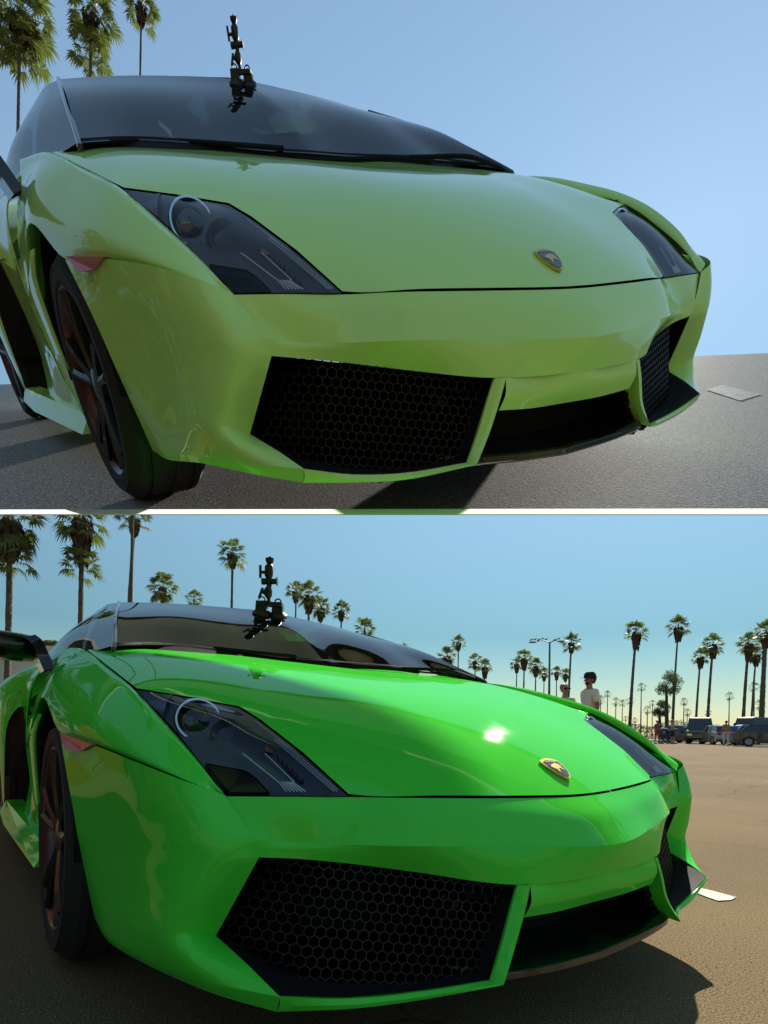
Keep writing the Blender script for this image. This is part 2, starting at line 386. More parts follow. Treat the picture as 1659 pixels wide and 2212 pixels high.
        poly = [((p - ring[0]) @ ex, (p - ring[0]) @ ez) for p in ring]
        def inside(x, y):
            c = False; j = len(poly) - 1
            for i in range(len(poly)):
                (xi, yi), (xj, yj) = poly[i], poly[j]
                if (yi > y) != (yj > y) and x < (xj - xi) * (y - yi) / (yj - yi) + xi: c = not c
                j = i
            return c
        mb = MB(); w = .0008; dep = .014
        for iy in range(-24, 8):
            for ix in range(-14, 40):
                x = ix * rc * math.sqrt(3) + (iy % 2) * rc * math.sqrt(3) / 2; y = iy * rc * 1.5
                if not (inside(x, y) or inside(x + .014, y) or inside(x - .014, y) or inside(x, y + .014) or inside(x, y - .014)): continue
                bend = .045 + max(0, .10 - x) * .55
                ctr = ring[0] + ex * x + ez * y
                V = []
                for rr, dd in ((rc, 0), (rc - w, 0), (rc - w * 1.6, dep)):
                    for k in range(6):
                        q = math.pi / 6 + k * math.pi / 3
                        xx = x + rr * math.cos(q)
                        bend = .030 + max(0, .10 - xx) * .5
                        V.append(ctr + ex * rr * math.cos(q) + ez * rr * math.sin(q) + nrm * (bend + dd))
                F = [(k, (k + 1) % 6, 6 + (k + 1) % 6, 6 + k) for k in range(6)] + [(6 + k, 6 + (k + 1) % 6, 12 + (k + 1) % 6, 12 + k) for k in range(6)]
                mb.add([W(p) for p in sgn(np.array(V), s)], F)
        mb.build('honeycomb_grille', M['mesh'], car, smooth=False)
        # round tow-eye cover behind the mesh
        c = ring[4] * .80 + ring[0] * .20 + np.array([.055, 0, -.055])
        MB().lathe([(0, .0), (-.006, .021), (0, .026), (.01, .026)], W(sgn(c[None], s)[0]), (W((1, 0, 0)) - W((0, 0, 0))), 24).build('tow_eye_cover', M['dark'], car)
    both(intake)
    # --- lower splitter
    lp = [np.array([.752, -.318, .180]), Q(1095, 991, a=.725), Q(1200, 973, a=.712), np.array([.712, 0, .168])]
    lp = [lp[0]] + [np.array([x[0], x[1], x[2]]) for x in lp[1:]]
    lps = spline(np.array(lp), 6); lps = np.vstack([lps, flip(lps[::-1][1:])])
    spl = [lps + [.30, 0, .035], lps + [.02, 0, .006], lps + [.004, 0, .003], lps, lps + [0, 0, -.010], lps + [.008, 0, -.016], lps + [.30, 0, -.016]]
    MB().grid(WG(spl)).build('splitter', M['black'], car, outward=W((1.2, 0, .16)), angle=50)
    box = np.array([[.76, b, .28] for b in (-.33, 0, .33)])
    MB().grid(WG([[p + [.10, 0, -.12] for p in box], [p + [.10, 0, .05] for p in box], [p + [-.0, 0, .04] for p in box]])).build('nose_cavity', M['matte'], car, outward=None)
    # --- dark inner shell so that panel gaps and arches are black inside
    inner = MB()
    for s in (1, -1):
        st = [(.95, .62, .46), (1.15, .70, .56), (1.4, .60, .63), (1.95, .60, .78), (2.3, .72, .80)]
        inner.grid([[W((a, s * w * k, .20 + (h - .20) * (1 - (0 if k < .8 else 0)))) for k in (0, .5, 1)] + [W((a, s * w, .20))] for a, w, h in st])
    inner.grid([[W((a, b, .19)) for b in (-.60, 0, .60)] for a in (.9, 1.4, 2.2, 4.6)])
    inner.build('dark_inner_shell', M['matte'], car, smooth=False)
    # --- head lamps
    dn = np.array([.012, .0, -.05])
    def lamp(s):
        bottom = spline(np.array([S4, Sx, S3]), 8); left = spline(np.array([S4, S4 * .5 + H5 * .5 + [0, 0, .012], H5]), 12)
        right = spline(np.array([S3, H1, H2, H3]), 8, linear=True); right = spline(np.array([right[int(i)] for i in np.linspace(0, 24, 9)]), 3)
        top_ = spline(np.array([H5, H4, H3]), 8)
        n, m_ = len(left), len(bottom); G = np.zeros((n, m_, 3)); right = np.array([right[int(round(i))] for i in np.linspace(0, len(right) - 1, n)])
        for i in range(n):
            for j in range(m_):
                u, v = j / (m_ - 1), i / (n - 1)
                G[i, j] = (1 - v) * bottom[j] + v * top_[j] + (1 - u) * left[i] + u * right[i] - ((1 - u) * (1 - v) * S4 + u * (1 - v) * S3 + (1 - u) * v * H5 + u * v * H3)
        for i in range(n):
            for j in range(m_): G[i, j, 2] += .010 * math.sin(math.pi * i / (n - 1)) * math.sin(math.pi * j / (m_ - 1))
        GS = lambda off=0: [sgn(r + np.array([0, 0, off]), s) for r in G]
        hl = empty('x', (0, 0, 0), None, None) if False else None
        lens = MB().grid(WG(GS(-.002))).build('head_lamp', M['lens'], car, outward=CARC, angle=60)
        def pt(u, v, off): 
            i, j = v * (n - 1), u * (m_ - 1); i0, j0 = min(int(i), n - 2), min(int(j), m_ - 2); fi_, fj = i - i0, j - j0
            p = (G[i0, j0] * (1 - fi_) * (1 - fj) + G[i0 + 1, j0] * fi_ * (1 - fj) + G[i0, j0 + 1] * (1 - fi_) * fj + G[i0 + 1, j0 + 1] * fi_ * fj)
            return sgn((p + np.array([off * -.15, 0, off]))[None], s)[0]
        from mathutils.bvhtree import BVHTree
        def surf(off):
            gv = [Vector(p + np.array([-.15 * off, 0, off])) for r in G for p in r]; nn, mm_ = G.shape[0], G.shape[1]
            return BVHTree.FromPolygons([W(p) for p in gv], [(i * mm_ + j, i * mm_ + j + 1, (i + 1) * mm_ + j + 1, (i + 1) * mm_ + j) for i in range(nn - 1) for j in range(mm_ - 1)])
        trees = {}
        def lp(px, py, off):
            """where the sight line through a pixel meets the lens surface sunk by off"""
            if off not in trees: trees[off] = surf(off)
            d = Vector(ray(px, py)).normalized(); h = trees[off].ray_cast(Vector((0, 0, CAMH)), d)[0]
            if h is None: h = trees[off].find_nearest(Vector((0, 0, CAMH)) + d * 1.35)[0]
            w = np.array(h); p = np.array([w @ BV, w @ RV - CB, w[2]])
            return W(sgn(p[None], s)[0])
        bowl = [[pt(u, v, -.003 - .060 * min(1, 5 * min(u, 1 - u, v, 1 - v))) for u in np.linspace(0, 1, 15)] for v in np.linspace(0, 1, 19)]
        MB().grid(WG(bowl)).build('lamp_bowl', M['lamp_dark'], lens, angle=40)
        ax = (W((-1, -.12 * s, .30)) - W((0, 0, 0))).normalized()
        c = lp(426, 446, -.045)
        MB().lathe([(-.05, .047), (.014, .047), (.018, .0455), (.016, .043), (-.002, .0425)], c, ax, 40).build('projector_ring', M['rim'], lens)
        MB().lathe([(.015, .0495), (.0195, .0475), (.0195, .0435), (.015, .0415)], c, ax, 40).build('projector_bezel', M['chrome'], lens)
        MB().lathe([(-.002, .0425), (.010, .035), (.017, .020), (.020, .0)], c, ax, 40).build('projector_lens', M['projector'], lens)
        MB().lathe([(-.09, .030), (-.03, .045), (-.012, .046)], lp(395, 425, -.045), (W((-1, 1.2 * s, -.1)) - W((0, 0, 0))).normalized(), 30).build('lamp_shroud', M['lampgrey'], lens)
        MB().lathe([(-.04, .040), (.002, .040), (.005, .038), (.002, .036), (-.012, .022), (-.014, 0)], lp(497, 475, -.052), ax, 30).build('high_beam', M['lamp_mid'], lens)
        wed = [(445, 533), (531, 549), (556, 566), (584, 597), (496, 597)]
        MB().prism([lp(x, y, -.010) for x, y in wed], W((.006, 0, -.012)) - W((0, 0, 0))).build('lamp_wedge', M['black'], lens, smooth=False)
        MB().tube([lp(x, y, -.008) for x, y in wed[:4]], .0014, 5).build('lamp_edge', M['lamp_mid'], lens)
        def strip(name, p, q, r=.0015, off=-.006): MB().tube([lp(p[0] + (q[0] - p[0]) * t, p[1] + (q[1] - p[1]) * t, off) for t in np.linspace(0, 1, 5)], r, 5).build(name, M['rib'], lens)
        for k in range(6): strip('lamp_rib', (602 + 5.8 * k, 575), (620 + 8.2 * k, 596))
        strip('light_strip', (525, 514), (602, 575)); strip('light_strip', (573, 514), (636, 575))
        for k in range(3): strip('light_strip', (592 + 5 * k, 483 - 2 * k), (722 + 6 * k, 596), .0010)
        MB().grid([[lp(576 + 16 * u - 3 * v, 486 + 22 * v + 5 * u, -.03) for u in (0, .5, 1)] for v in (0, .5, 1)]).build('indicator', M['amber'], lens)
        MB().grid([[lp(590 + 30 * u + 55 * v, 512 - 4 * u + 66 * v, -.028 - .007 * ((iu + iv) % 2)) for iu, u in enumerate(np.linspace(0, 1, 7))] for iv, v in enumerate(np.linspace(0, 1, 11))]).build('reflector', M['steel'], lens, smooth=False)
    both(lamp)
    # --- side markers
    def marker(s):
        q = np.array([Q(133, 470, b=-.922), Q(203, 494, b=-.894), Q(180, 508, b=-.90), Q(145, 506, b=-.922)])
        m = MB().prism([W(p) for p in sgn(q + [-.002, -.004, 0], s)], W((0, s * .015, 0)) - W((0, 0, 0)))
        m.build('side_marker', M['marker'], car, smooth=False)
    both(marker)
    # --- emblem
    def zn(a, b):
        e = .01; return Vector(W((0, 0, 0)) - W((0, 0, 0))) + (W((a, b + e, ZH(a, b + e))) - W((a, b - e, ZH(a, b - e)))).cross(W((a + e, b, ZH(a + e, b))) - W((a - e, b, ZH(a - e, b)))).normalized()
    nrm = zn(EMB[0], 0); nrm = nrm if nrm.z > 0 else -nrm
    ec = W((EMB[0], 0, ZH(EMB[0], 0))); ey = (W((EMB[0] + .01, 0, ZH(EMB[0] + .01, 0))) - W((EMB[0] - .01, 0, ZH(EMB[0] - .01, 0)))).normalized(); exx = ey.cross(nrm)
    sh = [(-.031, .030), (-.015, .037), (0, .039), (.015, .037), (.031, .030), (.030, .008), (.022, -.018), (.010, -.034), (0, -.040), (-.010, -.034), (-.022, -.018), (-.030, .008)]
    def plate(k, h0, h1, dy=0): return MB().prism([ec + exx * x * k + ey * (y * k + dy) + nrm * h0 for x, y in sh], nrm * (h1 - h0))
    eb = plate(1.0, -.002, .004).build('emblem', M['gold'], car, smooth=False)
    plate(.86, .003, .0048, -.001).build('emblem_field', M['black'], eb, smooth=False)
    plate(.9, .003, .0046).build('emblem_rim', M['matte'], eb, smooth=False) if False else None
    bull = [(-.018, .004), (-.012, .012), (-.002, .014), (.006, .018), (.014, .013), (.018, .005), (.013, .002), (.015, -.008), (.010, -.010), (.006, -.002), (.000, -.004), (-.004, -.014), (-.010, -.016), (-.008, -.006), (-.013, -.002)]
    MB().prism([ec + exx * x + ey * y + nrm * .0045 for x, y in bull], nrm * .0014).build('emblem_bull', M['gold'], eb, smooth=False)
    for k in range(8):
        MB().box(ec + exx * (-.0168 + .0048 * k) + ey * (.0268 - .0006 * abs(k - 3.5)) + nrm * .0052, (.003, .003, .0012), Matrix((exx, ey, nrm)).transposed()).build('emblem_letter', M['gold'], eb, smooth=False)
    # --- windscreen, cowl, wipers
    wb = np.array([Q(247, 281, b=-.75), Q(350, 279, b=-.585), Q(450, 287, b=-.43), Q(600, 305, b=-.165), Q(690, 314, b=0)])
    wt = np.array([Q(258, 187, b=-.60), Q(330, 188, b=-.47), Q(410, 192, b=-.32), Q(500, 199, b=-.14), Q(572, 206, b=0)])
    wm = wb * .5 + wt * .5 + [-.02, 0, .02]
    gl = patch(np.array([wb, wm, wt]), 6, 8); gl = np.concatenate([gl, flip(gl[:, ::-1][:, 1:])], 1)
    MB().grid(WG(gl)).build('windscreen', M['wind'], car, outward=CARC, angle=60)
    # cabin: dark tub, dashboard, seats
    tub = MB()
    tub.grid([[W((1.85, b, .80)) for b in (-.72, 0, .72)], [W((2.3, b, .78)) for b in (-.72, 0, .72)], [W((2.32, b, .45)) for b in (-.72, 0, .72)], [W((3.1, b, .42)) for b in (-.72, 0, .72)], [W((3.25, b, 1.05)) for b in (-.60, 0, .60)]])
    tub.build('cabin_tub', M['interior'], car, smooth=False)
    for b in (-.36, .36):
        se = MB(); se.box(W((2.85, b, .88)), (.46, .16, .42), taper=.85); se.box(W((2.92, b, 1.04)), (.22, .10, .14)); se.build('seat', M['interior'], car)
    cow = np.array([r[:] for r in np.vstack([spline(np.array(REAR), 6), flip(spline(np.array(REAR), 6)[::-1][1:])])])
    wbl = np.vstack([spline(wb, 8)[np.linspace(0, 32, 31).astype(int)], flip(spline(wb, 8)[np.linspace(0, 32, 31).astype(int)][::-1][1:])])
    MB().grid(WG([cow + [-.01, 0, -.012], cow + [.006, 0, -.010], wbl + [0.004, 0, .002], wbl + [.012, 0, .010]])).build('cowl', M['matte'], car, angle=50)
    def wiper(pts, r):
        w = MB().tube([W(p) for p in spline(np.array(pts), 6)], r, 6); return w.build('wiper', M['matte'], car)
    wiper([Q(262, 278, b=-.72), Q(400, 281, b=-.50), Q(510, 291, b=-.33), Q(640, 304, b=-.09)], .007)
    wiper([Q(500, 293, b=-.33), Q(610, 307, b=-.14), Q(690, 322, b=.0), Q(840, 330, b=.26), Q(905, 338, b=.40)], .008)
    wiper([Q(870, 330, b=.32), Q(905, 331, b=.40), Q(975, 335, b=.55), Q(1025, 350, b=.72)], .007)
    wiper([Q(870, 330, b=.32), Q(915, 338, b=.42), Q(1000, 345, b=.64)], .004)
    # --- roof, pillars, side glass
    prof = [(2.50, .60, 1.145), (2.75, .60, 1.165), (3.1, .59, 1.160), (3.45, .57, 1.11), (4.1, .55, .98), (4.7, .70, .86), (4.98, .74, .78)]
    rf = []
    for a, w, h in prof:
        k0 = 1.0
        rf.append([np.array([a + .0, w * t, h - .02 * t * t - (0.05 * max(0, abs(t) - .8))]) for t in np.linspace(-1, 1, 13)])
    rf[0] = [np.array([p[0], p[1], p[2]]) for p in np.vstack([spline(wt, 1), flip(spline(wt, 1)[::-1][1:])])]
    r0 = np.vstack([spline(wt, 4), flip(spline(wt, 4)[::-1][1:])]); r0 = np.array([[np.interp(t, np.linspace(-1, 1, len(r0)), r0[:, k]) for k in range(3)] for t in np.linspace(-1, 1, 13)])
    rf[0] = list(r0)
    roof = patch(np.array(rf), 3, 5)
    MB().grid(WG(roof)).build('roof', M['black'], car, outward=CARC, angle=50)
    def pillar(s):
        pb, ptp = wb[0], wt[0]
        m = MB().tube([W(p) for p in sgn(spline(np.array([pb + [.0, -.004, -.01], pb, pb * .5 + ptp * .5 + [-.01, -.004, .012], ptp]), 5), s)], .007, 8)
        m.build('a_pillar', M['black'], car)
        gtop = np.array([ptp, [2.75, -.61, 1.15], [3.1, -.60, 1.145], [3.4, -.60, 1.06]]); gbot = np.array([pb + [.04, -.02, .0], [2.5, -.83, .88], [2.95, -.84, .88], [3.35, -.82, .90]])
        gbot[0] = pb + [.0, -.004, -.01]; gmid = gtop * .5 + gbot * .5 + [0, -.03, 0]; gmid[0] = pb * .5 + ptp * .5 + [-.01, -.004, .012]
        MB().grid(WG([sgn(r, s) for r in patch(np.array([gtop, gmid, gbot]), 6, 6)])).build('side_window', M['wind'], car, outward=CARC)
    both(pillar)
    # --- doors, rear quarters, tail
    def door(s):
        st = [(2.36, [-.815, -.905, -.925, -.90, -.86], [.89, .78, .60, .38, .17]), (2.6, [-.835, -.89, -.895, -.87, -.85], [.88, .78, .58, .36, .16]), (2.95, [-.84, -.885, -.87, -.86, -.86], [.88, .79, .58, .36, .15]), (3.34, [-.83, -.875, -.848, -.83, -.86], [.90, .80, .60, .38, .15])]
        g = np.array([[[a, b, z] for b, z in zip(bs, zs)] for a, bs, zs in st])
        d = solid(MB().grid(WG([sgn(r, s) for r in patch(g, 6, 6)])).build('door', green, car, outward=CARC, angle=40), .004)
        MB().box(W((3.1, s * -.886, .72)), (.02, .16, .022), Matrix.Rotation(CTH, 3, 'Z')).build('door_handle', green, d)
    both(door)
    def quarter(s):
        st = [(3.34, [-.60, -.80, -.878, -.872, -.862], [1.02, .92, .80, .78, .75]), (3.50, [-.58, -.82, -.92, -.93, -.925], [1.03, .93, .80, .70, .60]), (3.62, [-.57, -.83, -.935, -.945, -.925], [1.02, .93, .80, .55, .20]), (3.98, [-.56, -.86, -.955, -.955, -.945], [1.0, .92, .82, .72, .66]), (4.4, [-.56, -.86, -.96, -.96, -.955], [.95, .90, .82, .74, .70]), (4.78, [-.62, -.86, -.95, -.955, -.94], [.88, .86, .78, .66, .50]), (5.02, [-.70, -.82, -.88, -.90, -.86], [.80, .80, .74, .55, .30])]
        g = np.array([[[a, b, z] for b, z in zip(bs, zs)] for a, bs, zs in st])
        MB().grid(WG([sgn(r, s) for r in patch(g, 6, 6)])).build('rear_quarter', green, car, outward=CARC, angle=40)
        # side air intake ahead of the rear wheel
        q = np.array([[3.34, -.862, .745], [3.46, -.915, .755], [3.50, -.925, .60], [3.54, -.91, .36], [3.46, -.832, .36], [3.40, -.846, .55]])
        MB().prism([W(p) for p in sgn(q, s)], W((.05, 0, 0)) - W((0, 0, 0))).build('side_intake', M['matte'], car, smooth=False)
        si = np.array([[2.3, -.86, .20], [2.3, -.90, .14], [3.5, -.93, .12], [3.9, -.93, .14], [3.9, -.90, .20]])
        MB().prism([W(p) for p in sgn(si, s)], W((0, s * .08, 0)) - W((0, 0, 0))).build('sill', green, car, smooth=False)
    both(quarter)
    tail = [[W((5.02, b, .80)) for b in (-.72, 0, .72)], [W((5.06, b, .62)) for b in (-.86, 0, .86)], [W((5.04, b, .40)) for b in (-.86, 0, .86)], [W((4.95, b, .20)) for b in (-.84, 0, .84)]]
    MB().grid(tail).build('tail_panel', green, car, outward=CARC)
    # --- wheels
    def wheel(a, s, r, w, rr):
        c = W((a, s * -.905, r)); ax = (W((0, -s, 0)) - W((0, 0, 0))).normalized()
        c = W((a, s * (-.905 + w / 2), r))
        tyre = MB().lathe([(-w / 2 + .01, rr), (-w / 2, rr + .015), (-w / 2 + .004, r - .03), (-w / 2 + .03, r - .003), (-w * .30, r), (-w * .29, r - .007), (-w * .25, r - .007), (-w * .24, r), (-.012, r), (-.010, r - .007), (.010, r - .007), (.012, r), (w * .24, r), (w * .25, r - .007), (w * .29, r - .007), (w * .30, r), (w / 2 - .03, r - .003), (w / 2 - .004, r - .03), (w / 2 + .001, r - .034), (w / 2 + .001, r - .04), (w / 2 - .001, r - .043), (w / 2, rr + .015), (w / 2 - .01, rr)], c, ax, 64).build('wheel', M['rubber'], car, angle=35)
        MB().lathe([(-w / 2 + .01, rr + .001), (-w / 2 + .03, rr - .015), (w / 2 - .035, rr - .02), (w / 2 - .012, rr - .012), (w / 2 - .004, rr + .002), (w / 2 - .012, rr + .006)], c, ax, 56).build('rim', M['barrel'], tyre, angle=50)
        up = Vector((0, 0, 1)); sx = ax.cross(up)
        for k in range(5):
            for d in (-.13, .13):
                q = 2 * math.pi * k / 5 + .3; q2 = q + d * 1.4
                p0 = c + ax * (w / 2 - .030) + (sx * math.cos(q + d * .4) + up * math.sin(q + d * .4)) * .05
                p1 = c + ax * (w / 2 - .012) + (sx * math.cos(q2) + up * math.sin(q2)) * (rr - .006)
                MB().tube([p0, p0 * .5 + p1 * .5 + ax * .006, p1], [.017, .012, .014], 6).build('spoke', M['rim'], tyre)
        MB().lathe([(w / 2 - .05, .06), (w / 2 - .02, .055), (w / 2 - .014, .03), (w / 2 - .012, 0)], c, ax, 24).build('hub', M['rim'], tyre)
        MB().lathe([(w / 2 - .11, .05), (w / 2 - .10, .05), (w / 2 - .10, rr - .05), (w / 2 - .125, rr - .05), (w / 2 - .125, .05)], c, ax, 40).build('brake_disc', M['steel'], tyre)
        cal = MB(); ang = [math.pi * (1.0 + .0) - .55 + .11 * i for i in range(11)]
        V = []
        sgn_ = 1 if (sx.dot(W((1, 0, 0)) - W((0, 0, 0))) > 0) else -1
        for q in ang:
            d = sx * math.cos(q) * sgn_ + up * math.sin(q)
            V.append([c + ax * (w / 2 - .13) + d * (rr - .028), c + ax * (w / 2 - .06) + d * (rr - .026), c + ax * (w / 2 - .055) + d * (rr - .12), c + ax * (w / 2 - .13) + d * (rr - .12)])
        cal.grid([r + r[:1] for r in V]); cal.build('brake_caliper', M['red'], tyre)
        return tyre
    for s in (1, -1):
        wheel(1.80, s, .325, .245, .243); wheel(4.40, s, .335, .30, .243)
        # wheel housings
        for a, r in ((1.80, .37), (4.40, .385)):
            n = 18; ang = [math.pi * k / n for k in range(n + 1)]
            MB().grid([[W((a + r * math.cos(q), s * b, .325 + r * math.sin(q))) for b in (-.90, -.52)] for q in ang]).build('wheel_housing', M['matte'], car)
    # --- door mirrors
    def mirror(s):
        cs = np.array([2.42, -1.02, .918]); hd = []
        for t, k in ((0, .35), (.04, .75), (.15, .95), (.5, 1.0), (.8, .97), (.95, .88), (1.0, .70)):
            row = []
            for q in np.linspace(0, 2 * math.pi, 25):
                cq, sq = math.cos(q), math.sin(q); e = .62
                cq, sq = math.copysign(abs(cq) ** e, cq), math.copysign(abs(sq) ** e, sq)
                row.append(cs + np.array([.085 * cq * k + .02 * t, -.14 + .275 * t, (.046 * sq - .006 * (cq + 1)) * k - .012 * t]))
            hd.append(row)
        m = MB().grid(WG([sgn(r, s) for r in hd]))
        m.add([W(p) for p in sgn(np.array(hd[0][:-1]), s)], [tuple(range(24))]); m.add([W(p) for p in sgn(np.array(hd[-1][:-1]), s)], [tuple(range(24))])
        mm = m.build('door_mirror', M['black'], car, weld=.0005, angle=50)
        arm = spline(np.array([[2.41, -.92, .935], [2.39, -.90, .915], [2.34, -.886, .87], [2.29, -.87, .815]]), 4); G = []
        for i, p in enumerate(arm):
            G.append([p + np.array([dx * (.075 - .001 * i), 0, 0]) + np.array([0, db, db * .4]) for dx, db in ((-1, -.016), (1, -.016), (1, .016), (-1, .016), (-1, -.016))])
        MB().grid(WG([sgn(r, s) for r in G])).build('mirror_arm', M['black'], mm, angle=40)
    both(mirror)
    return car
M['barrel'] = mat('rim_barrel', (0.07, 0.008, 0.010), rough=0.35, coat=0.3)  # dark red puts the red glow inside the wheel into the colour
M['lamp_mid'] = mat('lamp_mid', (0.13, 0.13, 0.145), rough=0.3)
M['rib'] = mat('lamp_rib', (0.8, 0.8, 0.8), rough=0.35, metal=0.2)
M['projector'] = mat('projector_glass', (0.02, 0.014, 0.012), rough=0.06, coat=1.0)
M['lampgrey'] = mat('lamp_grey', (0.22, 0.22, 0.26), rough=0.35, metal=0.4)
car = make_car(M['green'], 'vivid green sports car with black honeycomb intakes standing on the asphalt')

# ================================================================ ground
asph = bpy.data.materials.new('asphalt'); asph.use_nodes = True
nt = asph.node_tree; b = nt.nodes['Principled BSDF']; tc = nt.nodes.new('ShaderNodeTexCoord')
def N(t, **k):
    n = nt.nodes.new(t)
    for a, v in k.items(): n.inputs[a].default_value = v
    return n
L = nt.links.new
n1 = N('ShaderNodeTexNoise', Scale=210.0, Detail=5.0); n2 = N('ShaderNodeTexNoise', Scale=.55, Detail=6.0); vo = N('ShaderNodeTexVoronoi', Scale=230.0)
for x in (n1, n2, vo): L(tc.outputs['Object'], x.inputs['Vector'])
r1 = N('ShaderNodeValToRGB'); r1.color_ramp.elements[0].position = .36; r1.color_ramp.elements[0].color = (.09, .064, .036, 1); r1.color_ramp.elements[1].position = .70; r1.color_ramp.elements[1].color = (.34, .245, .135, 1)
L(n1.outputs['Fac'], r1.inputs[0])
r2 = N('ShaderNodeValToRGB'); r2.color_ramp.elements[0].position = .3; r2.color_ramp.elements[0].color = (.78, .78, .80, 1); r2.color_ramp.elements[1].position = .75; r2.color_ramp.elements[1].color = (1.12, 1.1, 1.06, 1)
L(n2.outputs['Fac'], r2.inputs[0])
mu = N('ShaderNodeMix'); mu.data_type = 'RGBA'; mu.blend_type = 'MULTIPLY'; mu.inputs['Factor'].default_value = 1
L(r1.outputs[0], mu.inputs['A']); L(r2.outputs[0], mu.inputs['B']); 
# hairline cracks and old oil stains
nz = N('ShaderNodeTexNoise', Scale=2.2, Detail=5.0); L(tc.outputs['Object'], nz.inputs['Vector'])
va = nt.nodes.new('ShaderNodeVectorMath'); va.operation = 'ADD'; vs_ = nt.nodes.new('ShaderNodeVectorMath'); vs_.operation = 'SCALE'; vs_.inputs['Scale'].default_value = .55
L(nz.outputs['Color'], vs_.inputs[0]); L(tc.outputs['Object'], va.inputs[0]); L(vs_.outputs[0], va.inputs[1])
ck = N('ShaderNodeTexVoronoi', Scale=.42); ck.feature = 'DISTANCE_TO_EDGE'; L(va.outputs[0], ck.inputs['Vector'])
cm = N('ShaderNodeMapRange'); cm.inputs['From Min'].default_value = .0; cm.inputs['From Max'].default_value = .006; cm.inputs['To Min'].default_value = .45; cm.inputs['To Max'].default_value = 1.0; L(ck.outputs['Distance'], cm.inputs['Value'])
st = N('ShaderNodeTexNoise', Scale=1.1, Detail=3.0); L(tc.outputs['Object'], st.inputs['Vector'])
sm = N('ShaderNodeMapRange'); sm.inputs['From Min'].default_value = .60; sm.inputs['From Max'].default_value = .72; sm.inputs['To Min'].default_value = 1.0; sm.inputs['To Max'].default_value = .68; L(st.outputs['Fac'], sm.inputs['Value'])
m3 = N('ShaderNodeMath'); m3.operation = 'MULTIPLY'; L(cm.outputs[0], m3.inputs[0]); L(sm.outputs[0], m3.inputs[1])
m4 = nt.nodes.new('ShaderNodeVectorMath'); m4.operation = 'SCALE'; L(mu.outputs['Result'], m4.inputs[0]); L(m3.outputs[0], m4.inputs['Scale']); L(m4.outputs[0], b.inputs['Base Color'])
bp = N('ShaderNodeBump', Strength=.55, Distance=.004); L(vo.outputs['Distance'], bp.inputs['Height']); L(bp.outputs[0], b.inputs['Normal'])
b.inputs['Roughness'].default_value = 1.0; b.inputs['Specular IOR Level'].default_value = .12
g = 1500
tag(mesh_obj('parking_lot', [(-g, -60, 0), (g, -60, 0), (g, 2500, 0), (-g, 2500, 0)], [(0, 1, 2, 3)], asph, smooth=False), kind='structure')

# ================================================================ painted mark, debris on the lot
def ground_poly(name, px, z, material, kind=None, parent=None):
    pts = [on_ground(x, y) for x, y in px]
    return mesh_obj(name, [(p.x, p.y, z) for p in pts], [tuple(range(len(pts)))], material, parent, smooth=False)
M['paint'] = mat('worn_white_paint', (0.62, 0.58, 0.50), rough=0.8, noise=(22, .75, (.17, .14, .10)))
lot = bpy.data.objects['parking_lot']
ground_poly('bay_line', [(1490, 812), (1512, 805), (1592, 826), (1580, 832), (1552, 834)], .004, M['paint'], parent=lot)
M['stone'] = mat('stone', (0.05, 0.04, 0.035), rough=0.9)
M['pale_stone'] = mat('pale_stone', (0.5, 0.44, 0.36), rough=0.9)
random.seed(3)
def pebbles(name, pxs, material, rmin, rmax):
    m = MB()
    for x, y in pxs:
        p = on_ground(x, y); r = random.uniform(rmin, rmax)
        m.lathe([(-r * .4, 0), (-r * .2, r * .8), (r * .2, r * .9), (r * .55, r * .4), (r * .6, 0)], (p.x, p.y, r * .3), (random.uniform(-.3, .3), random.uniform(-.3, .3), 1), 5)
    return tag(m.build(name, material, smooth=False), kind='stuff')
pts = [(random.gauss(1545, 70), random.gauss(985, 45)) for _ in range(70)] + [(random.uniform(1300, 1659), random.uniform(620, 1090)) for _ in range(110)]
pebbles('dark_grit', pts, M['stone'], .0008, .0022)
pts = [(random.uniform(1250, 1659), random.uniform(640, 1095)) for _ in range(260)] + [(random.uniform(0, 600), random.uniform(930, 1095)) for _ in range(120)]
pebbles('pale_grit', pts, M['pale_stone'], .0008, .0018)

# ================================================================ fan palms
def leaf_mat(name, c1, c2):
    m = mat(name, c1, rough=0.55, spec=0.3, noise=(1.3, .9, c2)); nt = m.node_tree
    tr = nt.nodes.new('ShaderNodeBsdfTranslucent'); tr.inputs[0].default_value = (c1[0] * 1.5, c1[1] * 1.5, c1[2], 1); mx = nt.nodes.new('ShaderNodeMixShader'); mx.inputs[0].default_value = .4
    nt.links.new(nt.nodes['Principled BSDF'].outputs[0], mx.inputs[1]); nt.links.new(tr.outputs[0], mx.inputs[2]); nt.links.new(mx.outputs[0], nt.nodes['Material Output'].inputs[0])
    return m
M['frond'] = leaf_mat('palm_frond', (0.085, 0.115, 0.032), (0.15, 0.145, 0.05))
M['dead'] = mat('dead_frond', (0.11, 0.078, 0.042), rough=0.9, noise=(2, .8, (.055, .042, .028)))
M['bark'] = mat('palm_bark', (0.115, 0.095, 0.075), rough=0.95, noise=(6, .9, (.05, .042, .034)), bump=(14, 1.0, .05))
M['bark_far'] = mat('palm_bark_far', (0.06, 0.055, 0.05), rough=0.95, noise=(3, .9, (.035, .032, .03)))
